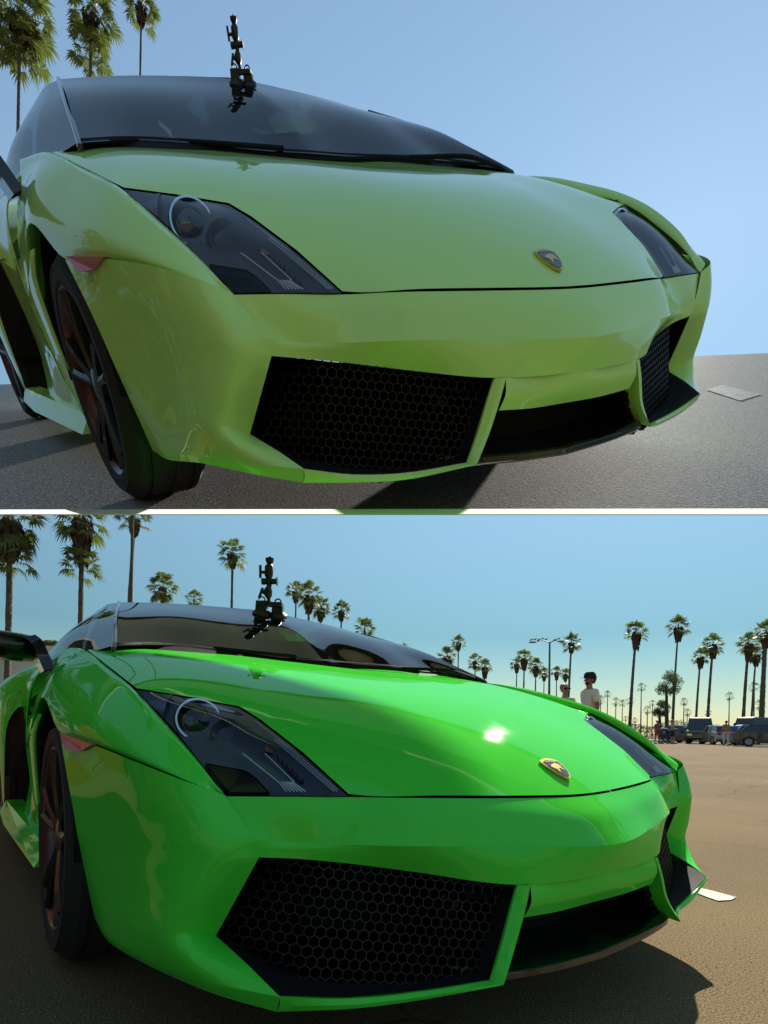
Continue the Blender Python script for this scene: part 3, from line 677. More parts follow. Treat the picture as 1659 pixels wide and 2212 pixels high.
def crown_mesh(seed, n_fr=36, R=2.0, lean=0.0, nleaf=13, low=-55):
    rnd = random.Random(seed); V = []; F = []
    def tri(a, b, c): V.extend([a, b, c]); F.append((len(V) - 3, len(V) - 2, len(V) - 1))
    for i in range(n_fr):
        az = i * 2.399963 + rnd.uniform(-.3, .3); f = (i + .5) / n_fr
        el = R_(82 - (82 - low) * f + rnd.uniform(-10, 10))
        d = Vector((math.cos(az) * math.cos(el), math.sin(az) * math.cos(el), math.sin(el)))
        pl = R * rnd.uniform(.46, .70); hub = d * pl + Vector((0, 0, -.10 * pl * (1 - math.sin(max(el, 0)))))
        s = d.cross(Vector((0, 0, 1))); s = s.normalized() if s.length > .05 else Vector((1, 0, 0)); n = s.cross(d).normalized()
        w = .028
        V.extend([s * -w, s * w, hub + s * w * .6, hub - s * w * .6]); F.append((len(V) - 4, len(V) - 3, len(V) - 2, len(V) - 1))
        fr = R * rnd.uniform(.38, .52); roll = rnd.uniform(-.5, .5); s2 = (s * math.cos(roll) + n * math.sin(roll)); n2 = s2.cross(d).normalized()
        for k in range(nleaf):
            t = -1.75 + 3.5 * k / (nleaf - 1) + rnd.uniform(-.06, .06)
            ld = d * math.cos(t) + s2 * math.sin(t); L = fr * (.72 + .28 * math.cos(t)) * rnd.uniform(.85, 1.1)
            side = d * -math.sin(t) + s2 * math.cos(t); m1 = hub + ld * L * .55 + n2 * .04 * L
            tip = hub + ld * L + Vector((0, 0, -L * rnd.uniform(.18, .42)))
            hw = L * .085
            tri(hub, m1 + side * hw, m1 - side * hw); tri(m1 + side * hw, tip, m1 - side * hw)
    me = bpy.data.meshes.new('crown'); me.from_pydata([tuple(v) for v in V], [], F); me.materials.append(M['frond']); return me
def skirt_mesh(seed, R=.75, H=1.5, n=150):
    rnd = random.Random(seed); V = []; F = []
    for i in range(n):
        az = rnd.uniform(0, 6.283); f = rnd.random(); r = R * (.95 - .45 * f) * rnd.uniform(.6, 1.0); z = .1 - H * f
        c = Vector((math.cos(az), math.sin(az), 0)); s = Vector((-c.y, c.x, 0)); L = rnd.uniform(.35, .6)
        a = c * r * .7 + Vector((0, 0, z + L * .4)); b = c * r + Vector((0, 0, z - L * .25)); t = c * r * .85 + Vector((0, 0, z - L * .8))
        V.extend([a - s * .05, a + s * .05, b + s * .17, t, b - s * .17]); F.append(tuple(range(len(V) - 5, len(V))))
    me = bpy.data.meshes.new('skirt'); me.from_pydata([tuple(v) for v in V], [], F); me.materials.append(M['dead']); return me
CROWN = [crown_mesh(11), crown_mesh(23, 30, low=-30), crown_mesh(37, 42, low=-65), crown_mesh(5, 33, low=-45)]
CROWN_S = [crown_mesh(71, 26, nleaf=8), crown_mesh(72, 30, nleaf=8, low=-65)]
SKIRT = [skirt_mesh(1), skirt_mesh(2, .9, 2.1, 190), skirt_mesh(3, .6, 1.0, 110)]
def palm(px, py, rpx, label, crown=0, skirt=0, tw=.22, lean=0.0, group=None, small=False, bulge=None, R=2.0, d=None, ground_bulge=True, second=None, skz=1.0):
    """px, py: crown centre in the picture; its size gives the distance, since a crown is about 4 m across"""
    d = d or R * FPX / rpx
    c = at(px, py, d); h = c.z
    base = Vector((c.x + lean * h, c.y, 0))
    p = empty('fan_palm', base, label, 'palm tree', group)
    n = 8 if small else 46; pts = []; rad = []
    for i in range(n + 1):
        t = i / n; q = base.lerp(Vector((c.x, c.y, h)), t); q.x += math.sin(t * 3.14159) * lean * h * .12
        r = tw * (1.25 - .5 * t)
        if bulge and abs(t * h - bulge) < .9: r *= 1.55
        if bulge and t * h > bulge + .9: r *= .78
        pts.append(q); rad.append(r * random.uniform(.93, 1.10))
    pts[0].z = 0
    MB().tube(pts, rad, 8 if small else 12).build('trunk', M['bark_far'] if small else M['bark'], p)
    o = link((CROWN_S if small else CROWN)[crown % (2 if small else 4)], 'crown', None, p)
    o.location = c - base; sc = rpx / FPX * d / 2.0; o.scale = (sc, sc, sc); o.rotation_euler = (0, 0, random.uniform(0, 6.28))
    if skirt is not None:
        k = link(SKIRT[skirt], 'dead_frond_skirt', None, p); k.location = c - base + Vector((0, 0, -.15 * sc)); k.scale = (sc, sc, sc * skz); k.rotation_euler = (0, 0, random.uniform(0, 6.28))
    if second:
        o2 = link(CROWN[second[2]], 'lower_fronds', None, p); o2.location = at(second[0], second[1], d) - base; sc2 = second[3] / rpx * sc; o2.scale = (sc2,) * 3
    return p
random.seed(9)
palm(22, 8, 78, 'thick trunked fan palm standing behind the black door mirror', 2, 1, tw=.085, R=1.15, second=(22, 88, 3, 58))
palm(178, 8, 62, 'fan palm with two tiers of fronds beside the windscreen pillar', 0, 1, tw=.085, R=1.0, second=(174, 110, 1, 50), skz=1.4)
palm(291, 8, 42, 'slender tall fan palm rising straight over the roof corner', 1, 0, tw=.20, lean=-.035)
palm(352, 155, 36, 'dense low fan palm crown just above the windscreen top', 2, 2, tw=.25)
palm(420, 180, 22, 'small fan palm crown barely clearing the roof edge', 0, None, tw=.2)
palm(503, 82, 36, 'tall single fan palm between the roof corner and the suction mount', 0, 0, tw=.17)
palm(640, 165, 27, 'leftmost palm of the cluster right of the suction mount', 1, 0, tw=.15)
palm(668, 172, 34, 'broad palm in the middle of the cluster right of the suction mount', 0, 1, tw=.17)
palm(693, 198, 26, 'lowest palm of the cluster right of the suction mount', 2, 1, tw=.16)
palm(738, 206, 25, 'lone fan palm next to the palm cluster over the windscreen', 3, 0, tw=.16)
palm(788, 245, 28, 'half hidden fan palm peeking over the sloping windscreen edge', 2, None, tw=.2)
palm(873, 284, 12, 'tiny palm tip showing above the windscreen edge', 0, None, small=True, tw=.2)
palm(966, 304, 24, 'shorter palm of the pair above the wiper tip', 2, 1, tw=.16)
palm(991, 275, 20, 'taller palm of the pair above the wiper tip', 3, 0, tw=.15)
palm(1027, 315, 20, 'left palm of two low palms past the wiper tip', 0, 0, tw=.15)
palm(1048, 327, 21, 'right palm of two low palms past the wiper tip', 1, 1, tw=.15)
for i, (x, y, r) in enumerate([(1117, 320, 17), (1133, 308, 22), (1158, 325, 20), (1176, 340, 15)]):
    palm(x, y, r, ['fourth', 'third', 'second', 'nearest'][i] + ' fan palm left of the street lamp in the dense row', i, 1, tw=.16, group='palms left of the street lamp')
for i, (x, y, r) in enumerate([(1203, 338, 15), (1222, 342, 14)]):
    palm(x, y, r, ['low fan palm close beside the street lamp pole', 'low fan palm under the tall palm right of the street lamp'][i], i + 1, 1, tw=.16, group='low palms right of the street lamp')
palm(1235, 275, 25, 'tall fan palm right of the street lamp', 3, 0, tw=.18, lean=-.03)
palm(1375, 252, 29, 'tall slim palm with a fat brown skirt beside the bent car lamp', 1, 1, tw=.20, lean=-.05, skz=1.15)
palm(1466, 240, 28, 'very tall palm behind the dark broad tree', 3, 1, tw=.18, lean=-.04, bulge=9)
palm(1514, 305, 22, 'shorter palm of the leaning pair over the boxy dark car', 3, 1, tw=.20, lean=-.05)
palm(1541, 278, 27, 'taller palm of the leaning pair over the boxy dark car', 0, 1, tw=.20, lean=-.05)
palm(1618, 276, 27, 'palm with long brown skirt left of the frame edge pair', 0, 1, tw=.22, lean=-.05, skz=1.3)
palm(1634, 300, 22, 'leaning palm half behind the long skirted palm', 2, 1, tw=.18, lean=-.05)
palm(1655, 252, 30, 'thick palm over the silver saloon at the lot edge', 3, 1, tw=.32, lean=-.03)
for i, (x, y, r) in enumerate([(1386, 370, 12), (1576, 390, 11), (1630, 370, 14), (1642, 408, 13), (1313, 385, 10), (1331, 402, 11), (1345, 405, 10), (1298, 398, 12), (1362, 400, 11), (1399, 420, 11), (1282, 392, 9), (1478, 402, 10), (1410, 405, 9), (1485, 425, 10), (1530, 425, 9), (1425, 430, 9), (1352, 438, 7), (1372, 442, 7), (1325, 440, 7)]):
    palm(x, y, r, 'small distant fan palm on the horizon beyond the lot', i, None, tw=.2, small=True, group='distant palms on the horizon')
# very tall palms whose heads stand above the display deck
for x, y, r, c, dd, lab, sec in ((44, 30, 78, 2, 22.5, 'very tall palm with a heavy drooping head high behind the pale car', (44, 100)), (198, 28, 58, 0, 22.5, 'very tall palm with two tiers of fronds above the pale car', (197, 112)), (306, 16, 42, 1, 23, 'very tall slender palm rising behind the roof of the pale car', None)):
    palm(x, y - 1114, r, lab, c, 0, tw=.07 if x < 200 else .05, d=dd, second=(sec[0], sec[1] - 1114, 3, r * .8) if sec else None)
# palms added outside the frame, seen only as reflections in the glass and paint
for i, (x, y, h) in enumerate([(-9, -14, 9), (-3.5, -17, 11), (4, -15, 10), (-16, -6, 9), (-15, 5, 10)]):
    p = empty('fan_palm', (x, y, 0), 'fan palm added outside the frame to be reflected in the car', 'palm tree', 'palms added for reflections in the car')
    MB().tube([(x, y, 0), (x + .1, y, h * .5), (x, y, h)], [.36, .28, .24], 10).build('trunk', M['bark'], p)
    o = link(CROWN[i % 4], 'crown', None, p); o.location = (0, 0, h)

# ---- one broad leafy tree among the palms
def leafy(px, py, rpx, d, label, lean=0):
    c = at(px, py, d); R = rpx / FPX * d; base = Vector((c.x + .2, c.y, 0)); t = empty('broadleaf_tree', base, label, 'tree')
    rnd = random.Random(4); V = []; F = []
    MB().tube([base, base.lerp(c, .6), c], [.3, .22, .12], 8).build('trunk', M['bark_far'], t)
    lobes = [Vector((rnd.uniform(-.65, .65), rnd.uniform(-.6, .6), rnd.uniform(-.75, .7))) * R for _ in range(13)]
    for i in range(3200):
        l = rnd.choice(lobes); v = Vector((rnd.gauss(0, 1), rnd.gauss(0, 1), rnd.gauss(0, .8))); v = v.normalized() * (rnd.random() ** .4) * R * .36
        p = c + l + v; a = Vector((rnd.gauss(0, 1), rnd.gauss(0, 1), rnd.gauss(0, 1))).normalized(); b_ = a.orthogonal().normalized(); q = rnd.uniform(.10, .2)
        V.extend([p - b_ * q * .5, p + a * q, p + b_ * q * .5]); F.append((len(V) - 3, len(V) - 2, len(V) - 1))
    mesh_obj('crown', V, F, M['frond'], t, smooth=False)
leafy(1440, 365, 33, 75, 'dark broad leafy tree rising between the palms and parked cars')
leafy(1425, 418, 22, 85, 'lower drooping leafy tree in front of the distant palms')

# trees added left of the frame, unseen; they darken what the car's flank mirrors
def added_tree(x, y, h, R, seed):
    rnd = random.Random(seed); t = empty('broadleaf_tree', (x, y, 0), 'leafy tree added outside the frame to darken the car flank', 'tree', 'trees added for reflections in the car'); V = []; F = []
    MB().tube([(x, y, 0), (x + .1, y, h * .5), (x, y + .1, h)], [.28, .22, .1], 8).build('trunk', M['bark'], t)
    lobes = [Vector((rnd.uniform(-.7, .7), rnd.uniform(-.7, .7), rnd.uniform(-.75, .6))) * R for _ in range(16)]
    for i in range(2600):
        v = Vector((rnd.gauss(0, 1), rnd.gauss(0, 1), rnd.gauss(0, 1))).normalized() * (rnd.random() ** .4) * R * .42; p = Vector((x, y, h)) + rnd.choice(lobes) + v
        a = Vector((rnd.gauss(0, 1), rnd.gauss(0, 1), rnd.gauss(0, 1))).normalized(); b_ = a.orthogonal().normalized(); q = rnd.uniform(.15, .32)
        V.extend([p - b_ * q * .5, p + a * q, p + b_ * q * .5]); F.append((len(V) - 3, len(V) - 2, len(V) - 1))
    mesh_obj('crown', V, F, M['frond'], t, smooth=False)
for i, (x, y, h, R) in enumerate([(-7.5, -4.5, 2.9, 2.5), (-8, 0, 3.1, 2.7), (-8.5, 4.5, 3.0, 2.6), (-11, 9, 3.2, 2.7), (-6, -8.5, 2.9, 2.5)]): added_tree(x, y, h, R, 50 + i)

# ================================================================ hedge, grass strip and kerb at the far side
def grass_strip(name, x0, x1, d, h, dens, material, seed, wob=.3):
    rnd = random.Random(seed); V = []; F = []
    a, b_ = at(x0, 470, d), at(x1, 470, d)
    for i in range(dens):
        t = rnd.random(); x = a.x + (b_.x - a.x) * t; y = d + rnd.uniform(-1.2, 1.2); z = rnd.random() ** .6 * h * (1 + wob * math.sin(x * .8) * math.cos(x * .31))
        v = Vector((rnd.gauss(0, 1), rnd.gauss(0, 1), rnd.gauss(0, 1))).normalized(); w = v.orthogonal().normalized(); s = rnd.uniform(.1, .22)
        p = Vector((x, y, z)); V.extend([p - w * s * .5, p + v * s, p + w * s * .5]); F.append((len(V) - 3, len(V) - 2, len(V) - 1))
    return mesh_obj(name, V, F, material, smooth=False)
M['hedge'] = mat('hedge_leaf', (0.05, 0.075, 0.022), rough=.7, noise=(.6, .9, (.10, .09, .04)))
tag(grass_strip('far_hedge', 1180, 1659, 82, 2.2, 9000, M['hedge'], 5), 'low green hedge along the far side of the lot', 'hedge', kind='stuff')
M['lawn'] = mat('lawn', (0.05, 0.10, 0.02), rough=.9)
v0, v1 = at(1150, 470, 62), at(1500, 470, 62)
tag(mesh_obj('lawn', [(v0.x, 58, .05), (v1.x, 58, .05), (v1.x + 8, 78, .05), (v0.x - 4, 78, .05)], [(0, 1, 2, 3)], M['lawn'], smooth=False), kind='structure')
M['kerb'] = mat('kerb_concrete', (.38, .35, .3), rough=.9)
tag(MB().box(((v0.x + v1.x) / 2, 57.8, .06), (v1.x - v0.x, .3, .12)).build('kerb', M['kerb'], smooth=False), kind='structure')

# ================================================================ street lamp with birds
M['pole'] = mat('lamp_pole', (.09, .10, .11), rough=.5, metal=.5)
d = 62; pb_ = at(1186, 470, d); ptop = at(1188, 273, d)
sl = empty('street_lamp', (pb_.x, d, 0), 'tall double armed street lamp with gulls perched on its arms', 'street lamp')
MB().tube([(pb_.x, d, 0), (ptop.x, d, ptop.z)], [.16, .09], 10).build('pole', M['pole'], sl)
for sgn_, xe, ye in ((-1, 1150, 273), (1, 1212, 271)):
    e = at(xe, ye, d); MB().tube([(ptop.x, d, ptop.z - .1), (ptop.x + (e.x - ptop.x) * .4, d, ptop.z + .18), (e.x, d, e.z)], .05, 8).build('arm', M['pole'], sl)
    MB().box((e.x, d, e.z - .02), (.7, .3, .14), taper=.8).build('lamp_head', M['pole'], sl)
M['bird'] = mat('gull', (.16, .16, .17), rough=.8)
for x, y in ((1148, 268), (1156, 267), (1164, 268), (1172, 266), (1180, 267), (1199, 268), (1207, 266)):
    c = at(x, y, d); q = empty('gull', (c.x, d, c.z - .12), 'small grey gull perched on the street lamp arm', 'bird', 'gulls on the street lamp')
    MB().lathe([(-.22, 0), (-.14, .05), (0, .085), (.1, .07), (.17, 0)], (c.x, d, c.z), (1, 0, .35), 10).build('body', M['bird'], q)
    MB().lathe([(-.05, 0), (-.02, .05), (.03, .05), (.06, .012), (.1, 0)], (c.x + .15, d, c.z + .11), (1, 0, 0), 8).build('head', M['bird'], q)
    MB().tube([(c.x, d, c.z - .05), (c.x, d, c.z - .14)], .012, 5).build('leg', M['bird'], q)

# ================================================================ white building behind the door mirror
M['wall'] = mat('white_render', (.58, .54, .45), rough=.9, noise=(1.2, .4, (.45, .42, .36)))
M['win'] = mat('dark_window', (.03, .04, .045), rough=.15)
bd = 30; p0 = at(-120, 470, bd); p1 = at(172, 470, bd); zt = at(120, 283, bd).z
bl = empty('white_building', ((p0.x + p1.x) / 2, bd, 0), 'long low white building behind the door mirror', 'building')
MB().box(((p0.x + p1.x) / 2, bd + 3, zt / 2 - .2), (p1.x - p0.x, 6, zt - .4)).build('wall', M['wall'], bl, smooth=False)
MB().box(((p0.x + p1.x) / 2, bd + 2.9, zt - .2), (p1.x - p0.x + .6, 6.6, .38)).build('roof', M['wall'], bl, smooth=False)
for k in range(4):
    x = p0.x + (p1.x - p0.x) * (.25 + .2 * k)
    w = MB().box((x, bd - .02, 1.9), (.95, .06, 1.2)).build('window', M['win'], bl, smooth=False)
    MB().box((x, bd - .06, 1.25), (1.1, .12, .08)).build('sill', M['wall'], w, smooth=False)
MB().box(((p0.x + p1.x) / 2, bd - .1, .45), (p1.x - p0.x, .1, .1)).build('rail', M['matte'], bl, smooth=False)
def shrub(px, py, rpx, d, label):
    c = at(px, py, d); R = rpx / FPX * d; t = empty('roof_shrub', (c.x, c.y, 0), label, 'tree', 'tree tops over the white building'); rnd = random.Random(px); V = []; F = []
    MB().tube([(c.x, c.y, 0), (c.x, c.y, c.z)], .2, 8).build('trunk', M['bark_far'], t)
    for i in range(900):
        v = Vector((rnd.gauss(0, 1), rnd.gauss(0, 1), rnd.gauss(0, .6))).normalized() * R * (.5 + .5 * rnd.random()); v.z *= .55
        p = c + v; a = Vector((rnd.gauss(0, 1), rnd.gauss(0, 1), rnd.gauss(0, 1))).normalized(); b_ = a.orthogonal().normalized(); q = rnd.uniform(.08, .18)
        V.extend([p - b_ * q * .5, p + a * q, p + b_ * q * .5]); F.append((len(V) - 3, len(V) - 2, len(V) - 1))
    mesh_obj('crown', V, F, M['frond'], t, smooth=False)
for x, y, r in ((104, 276, 12), (124, 278, 13), (145, 281, 12), (160, 283, 12)): shrub(x, y, r, 42, {104: 'round tree top over the white building next to the door mirror', 124: 'second tree top from the door mirror over the white building', 145: 'third tree top from the door mirror over the white building', 160: 'tree top over the white building next to the green wing'}[x])

# ================================================================ parked cars on the far side
def paint(name, c, metal=.3): return mat(name, c, rough=.35, metal=metal, coat=.8)
M['cglass'] = mat('car_glass', (.02, .025, .03), rough=.08, coat=.5)
M['tail'] = mat('tail_lamp', (.45, .02, .02), rough=.2, coat=.5)
M['hlamp'] = mat('head_lamp_far', (.7, .7, .72), rough=.15, metal=.5)
def vehicle(name, label, px, d, rz, length, width, profile, cabin, material, wheel_r=.33, wheels=(.19, .80)):
    """profile: lower body side outline (fractions of length, metres); cabin: (x0, x1 at the belt, x0t, x1t at the roof, roof height, belt height)"""
    g_ = at(px, 470, d); v = empty(name, (g_.x, d, 0), label, 'car', None, 0)
    rot = Matrix.Rotation(rz, 4, 'Z'); o = Vector((g_.x, d, 0))
    def T(x, y, z): return o + rot @ Vector(((x - .5) * length, y * width / 2, z))
    body = MB(); n = len(profile)
    ys = (-1, -.94, .94, 1); L_ = []
    for y in ys:
        k = .0 if abs(y) < 1 else .05
        L_.append([T(x, y, z - (k if z > .6 else -k * .3)) for x, z in profile])
    for i in range(3): body.add(L_[i] + L_[i + 1], [(j, (j + 1) % n, n + (j + 1) % n, n + j) for j in range(n)])
    body.add(L_[0], [tuple(range(n))]); body.add(L_[3], [tuple(range(n))])
    body.build('body', material, v, weld=.001, angle=30)
    x0, x1, x0t, x1t, zr, zb = cabin
    def ring(y0, y1, z, a, b): return [T(a, -y0, z), T(b, -y0, z), T(b, y0, z), T(a, y0, z)]
    lo, hi = ring(.93, 0, zb, x0, x1), ring(.76, 0, zr - .05, x0t, x1t)
    MB().add(lo + hi, [(0, 1, 5, 4), (1, 2, 6, 5), (2, 3, 7, 6), (3, 0, 4, 7)]).build('windows', M['cglass'], v, smooth=False)
    top = ring(.72, 0, zr, x0t + .02, x1t - .02); hi2 = ring(.77, 0, zr - .055, x0t - .003, x1t + .003)
    MB().add(hi2 + top, [(0, 1, 5, 4), (1, 2, 6, 5), (2, 3, 7, 6), (3, 0, 4, 7), (4, 5, 6, 7)]).build('roof', material, v, smooth=False)
    for i in range(4): MB().tube([lo[i], hi[i]], .045, 6).build('pillar', material, v)
    for s in (-1, 1):
        xm = (x0 + x1) / 2; MB().tube([T(xm, s * .935, zb), T((x0t + x1t) / 2, s * .765, zr - .05)], .04, 6).build('pillar', material, v)
        for xw in wheels:
            c = T(xw, s * .90, wheel_r); ax = (rot @ Vector((0, s, 0)))
            w = MB().lathe([(-.1, wheel_r * .6), (-.1, wheel_r), (.1, wheel_r), (.11, wheel_r * .7), (.1, wheel_r * .62)], c, ax, 24).build('wheel', M['rubber'], v)
            MB().lathe([(.09, wheel_r * .64), (.07, wheel_r * .3), (.09, 0)], c, ax, 16).build('rim', M['steel'], w)
        MB().box(T(.005, s * .74, .72), (.1, width * .17, .16), rot.to_3x3()).build('head_lamp', M['hlamp'], v)
        MB().box(T(.995, s * .78, .82), (.1, width * .15, .18), rot.to_3x3()).build('tail_lamp', M['tail'], v)
        MB().box(T(x0t - .03, s * 1.03, zb + .06), (.12, .16, .12), rot.to_3x3()).build('mirror', material, v)
    MB().box(T(.998, 0, .52), (.03, .5, .12), rot.to_3x3()).build('number_plate', M['hlamp'], v)
    return v
SED = [(0, .35), (.005, .62), (.05, .72), (.25, .86), (.30, .90), (.80, .98), (.97, .96), (1, .75), (1, .40), (.97, .22), (.9, .22), (.86, .55), (.80, .66), (.74, .55), (.70, .22), (.30, .22), (.26, .55), (.19, .66), (.13, .55), (.10, .22), (.02, .24)]
SUV = [(0, .45), (.0, .95), (.03, 1.05), (.28, 1.12), (.99, 1.15), (1, .6), (.97, .32), (.89, .32), (.86, .68), (.80, .80), (.73, .68), (.70, .32), (.31, .32), (.27, .68), (.19, .80), (.12, .68), (.1, .34), (.02, .36)]
vehicle('boxy_off_roader', 'dark boxy off-roader parked at the left end of the far row', 1512, 47, R_(62), 4.6, 1.95, SUV, (.27, .99, .33, .97, 2.12, 1.12), paint('charcoal_paint', (.018, .02, .022)), .40)
vehicle('silver_hatchback', 'small silver car parked in front of the boxy off-roader', 1553, 44, R_(-100), 4.0, 1.75, SED, (.26, .93, .40, .84, 1.45, .90), paint('silver_paint', (.32, .31, .30), .7))
vehicle('black_van', 'tall black van behind the silver saloon', 1632, 51, R_(20), 5.2, 2.0, SUV, (.2, .99, .27, .98, 2.35, 1.14), paint('black_paint', (.012, .012, .014)), .38)
vehicle('red_car', 'low dark red car between the off-roader and the van', 1600, 49, R_(75), 4.3, 1.8, SED, (.26, .93, .40, .84, 1.5, .90), paint('dark_red_paint', (.10, .012, .012)))
vehicle('silver_saloon', 'pale silver saloon with red tail lamps parked in front of the van', 1643, 42, R_(165), 4.7, 1.85, SED, (.26, .90, .38, .80, 1.50, .92), paint('pale_silver_paint', (.45, .44, .42), .6))
vehicle('black_saloon', 'black saloon nearest the edge of the lot beside the silver saloon', 1672, 37, R_(150), 4.6, 1.85, SED, (.26, .90, .38, .80, 1.42, .92), paint('gloss_black_paint', (.01, .01, .011)))
vehicle('dark_hatchback', 'dark blue hatchback at the far end beside the walking group', 1478, 50, R_(110), 4.0, 1.75, SED, (.26, .93, .40, .84, 1.5, .90), paint('navy_paint', (.012, .016, .03)))

car_o = vehicle('added_orange_car', 'orange saloon added outside the frame, seen only as a reflection', 830, 0.2, R_(84), 4.6, 1.85, SED, (.26, .90, .38, .80, 1.45, .92), paint('orange_paint', (.42, .12, .015), .0))  # added out of view to give the flank an orange-brown reflection
car_o.location.x = -3.6
# ================================================================ people
M['skin'] = mat('skin', (.36, .19, .12), rough=.55); M['skin2'] = mat('skin_tan', (.28, .13, .08), rough=.55)
def cloth(name, c): return mat(name, c, rough=.9, bump=(30, .3, .01))
def skin_mesh(name, nodes, edges, root, material, parent, sub=2):
    """a continuous body grown over a skeleton: nodes = {key: (x, y, z, radius)}"""
    keys = list(nodes); me = bpy.data.meshes.new(name)
    me.from_pydata([nodes[k][:3] for k in keys], [(keys.index(a), keys.index(b)) for a, b in edges], [])
    o = link(me, name, material, parent); m = o.modifiers.new('skin', 'SKIN'); m.use_smooth_shade = True
    for i, k in enumerate(keys):
        r = nodes[k][3]; r = r if isinstance(r, tuple) else (r, r)
        me.skin_vertices[0].data[i].radius = r; me.skin_vertices[0].data[i].use_root = (k == root)
    s = o.modifiers.new('subdivision', 'SUBSURF'); s.levels = sub; s.render_levels = sub
    return o
def person(name, label, px, d, rz, height, shirt, legs, skin, hair, arm_l, arm_r, stride=.12, shorts=False, cap=None, glasses=False, head_turn=0, beard=False, group=None):
    """faces local -y; arms are (elbow, wrist) offsets from the shoulder in metres for a 1.75 m body"""
    g_ = at(px, 470, d); k = height / 1.75
    p = empty('person', (g_.x, d, 0), label, 'person', group, rz); p.scale = (k, k, k)
    n = {'pelvis': (0, 0, .95, (.135, .10)), 'waist': (0, 0, 1.10, (.125, .09)), 'chest': (0, -.01, 1.30, (.155, .105)), 'neck0': (0, .0, 1.46, (.07, .06)), 'neck1': (0, -.01, 1.53, .052), 'jaw': (0, -.025, 1.585, (.062, .075)), 'head': (0, -.005, 1.66, (.078, .095)), 'crown': (0, .005, 1.72, (.062, .075))}
    e = [('pelvis', 'waist'), ('waist', 'chest'), ('chest', 'neck0'), ('neck0', 'neck1'), ('neck1', 'jaw'), ('jaw', 'head'), ('head', 'crown')]
    for s, nm, arm in ((-1, 'l', arm_l), (1, 'r', arm_r)):
        sh = Vector((s * .185, 0, 1.42)); el = sh + Vector(arm[0]); wr = sh + Vector(arm[1]); hd = wr + (wr - el).normalized() * .08
        n['sh' + nm] = (*sh, .058); n['el' + nm] = (*el, .042); n['wr' + nm] = (*wr, .029); n['pm' + nm] = (*hd, (.04, .018))
        e += [('chest', 'sh' + nm), ('sh' + nm, 'el' + nm), ('el' + nm, 'wr' + nm), ('wr' + nm, 'pm' + nm)]
        dr = (wr - el).normalized(); sd_ = dr.orthogonal().normalized()
        for q, (off, ln) in enumerate(((-.03, .06), (-.01, .075), (.01, .08), (.03, .065))):
            f0 = hd + sd_ * off + dr * .03; f1 = f0 + dr * ln + Vector((0, -.015, 0)); n['f%s%d' % (nm, q)] = (*f0, .010); n['g%s%d' % (nm, q)] = (*f1, .008); e += [('pm' + nm, 'f%s%d' % (nm, q)), ('f%s%d' % (nm, q), 'g%s%d' % (nm, q))]
        t = wr + sd_ * -.045 + dr * .05 + Vector((0, -.02, 0)); n['th' + nm] = (*t, .010); e.append(('wr' + nm, 'th' + nm))
        st = s * stride
        n['hip' + nm] = (s * .09, 0, .90, .088); n['kn' + nm] = (s * .095, -st * .6 - .02, .50, .058); n['an' + nm] = (s * .10, -st, .09, .038); n['to' + nm] = (s * .115, -st - .15, .035, (.04, .03))
        e += [('pelvis', 'hip' + nm), ('hip' + nm, 'kn' + nm), ('kn' + nm, 'an' + nm), ('an' + nm, 'to' + nm)]
    skin_mesh('body', n, e, 'pelvis', skin, p)
    tn = {a: (n[a][0], n[a][1], n[a][2], (n[a][3][0] * 1.10 + .012, n[a][3][1] * 1.12 + .028) if isinstance(n[a][3], tuple) else n[a][3] * 1.25 + .008) for a in ('pelvis', 'waist', 'chest', 'shl', 'shr')}
    tn['neck0'] = (0, 0, 1.45, (.085, .072)); te = [('pelvis', 'waist'), ('waist', 'chest'), ('chest', 'neck0'), ('chest', 'shl'), ('chest', 'shr')]
    for nm in 'lr':
        a, b = Vector(n['sh' + nm][:3]), Vector(n['el' + nm][:3]); q = a.lerp(b, .75); tn['sl' + nm] = (*q, .066); te.append(('sh' + nm, 'sl' + nm))
    skin_mesh('shirt', tn, te, 'chest', shirt, p)
    ln = {'pelvis': (0, 0, .97, (.145, .115))}; le = []
    for nm in 'lr':
        h, kk, a = (Vector(n[q + nm][:3]) for q in ('hip', 'kn', 'an'))
        ln['h' + nm] = (*h, .102); ln['k' + nm] = (*kk, .085 if shorts else .075); le += [('pelvis', 'h' + nm), ('h' + nm, 'k' + nm)]
        if not shorts: ln['a' + nm] = (*(a + Vector((0, 0, .02))), .062); le.append(('k' + nm, 'a' + nm))
        MB().lathe([(-.12, .0), (-.11, .035), (0, .05), (.12, .045), (.15, 0)], (n['to' + nm][0], n['to' + nm][1] + .06, .045), (0, -1, 0), 10).build('shoe', M['dark'], p, world=False)
    skin_mesh('trousers', ln, le, 'pelvis', legs, p)
    # face and hair
    MB().lathe([(-.03, .0), (-.02, .014), (.012, .010), (.022, 0)], (0, -.115, 1.632), (0, -.5, -1), 8).build('nose', skin, p, world=False)
    for s in (-1, 1):
        MB().lathe([(-.008, 0), (-.005, .024), (.005, .022), (.008, 0)], (s * .082, 0, 1.64), (s, 0, 0), 10).build('ear', skin, p, world=False)
        MB().lathe([(-.006, 0), (0, .010), (.004, 0)], (s * .031, -.096, 1.655), (0, -1, 0), 8).build('eye', M['dark'], p, world=False)
    MB().box((0, -.104, 1.588), (.05, .008, .009)).build('mouth', M['skin2'], p, world=False)
    if glasses: MB().box((0, -.108, 1.655), (.14, .012, .036)).build('sunglasses', M['matte'], p, world=False)
    if beard: MB().lathe([(-.04, .02), (-.01, .055), (.02, .060), (.03, .04)], (0, -.035, 1.575), (0, 0, 1), 14).build('beard', hair, p, world=False)
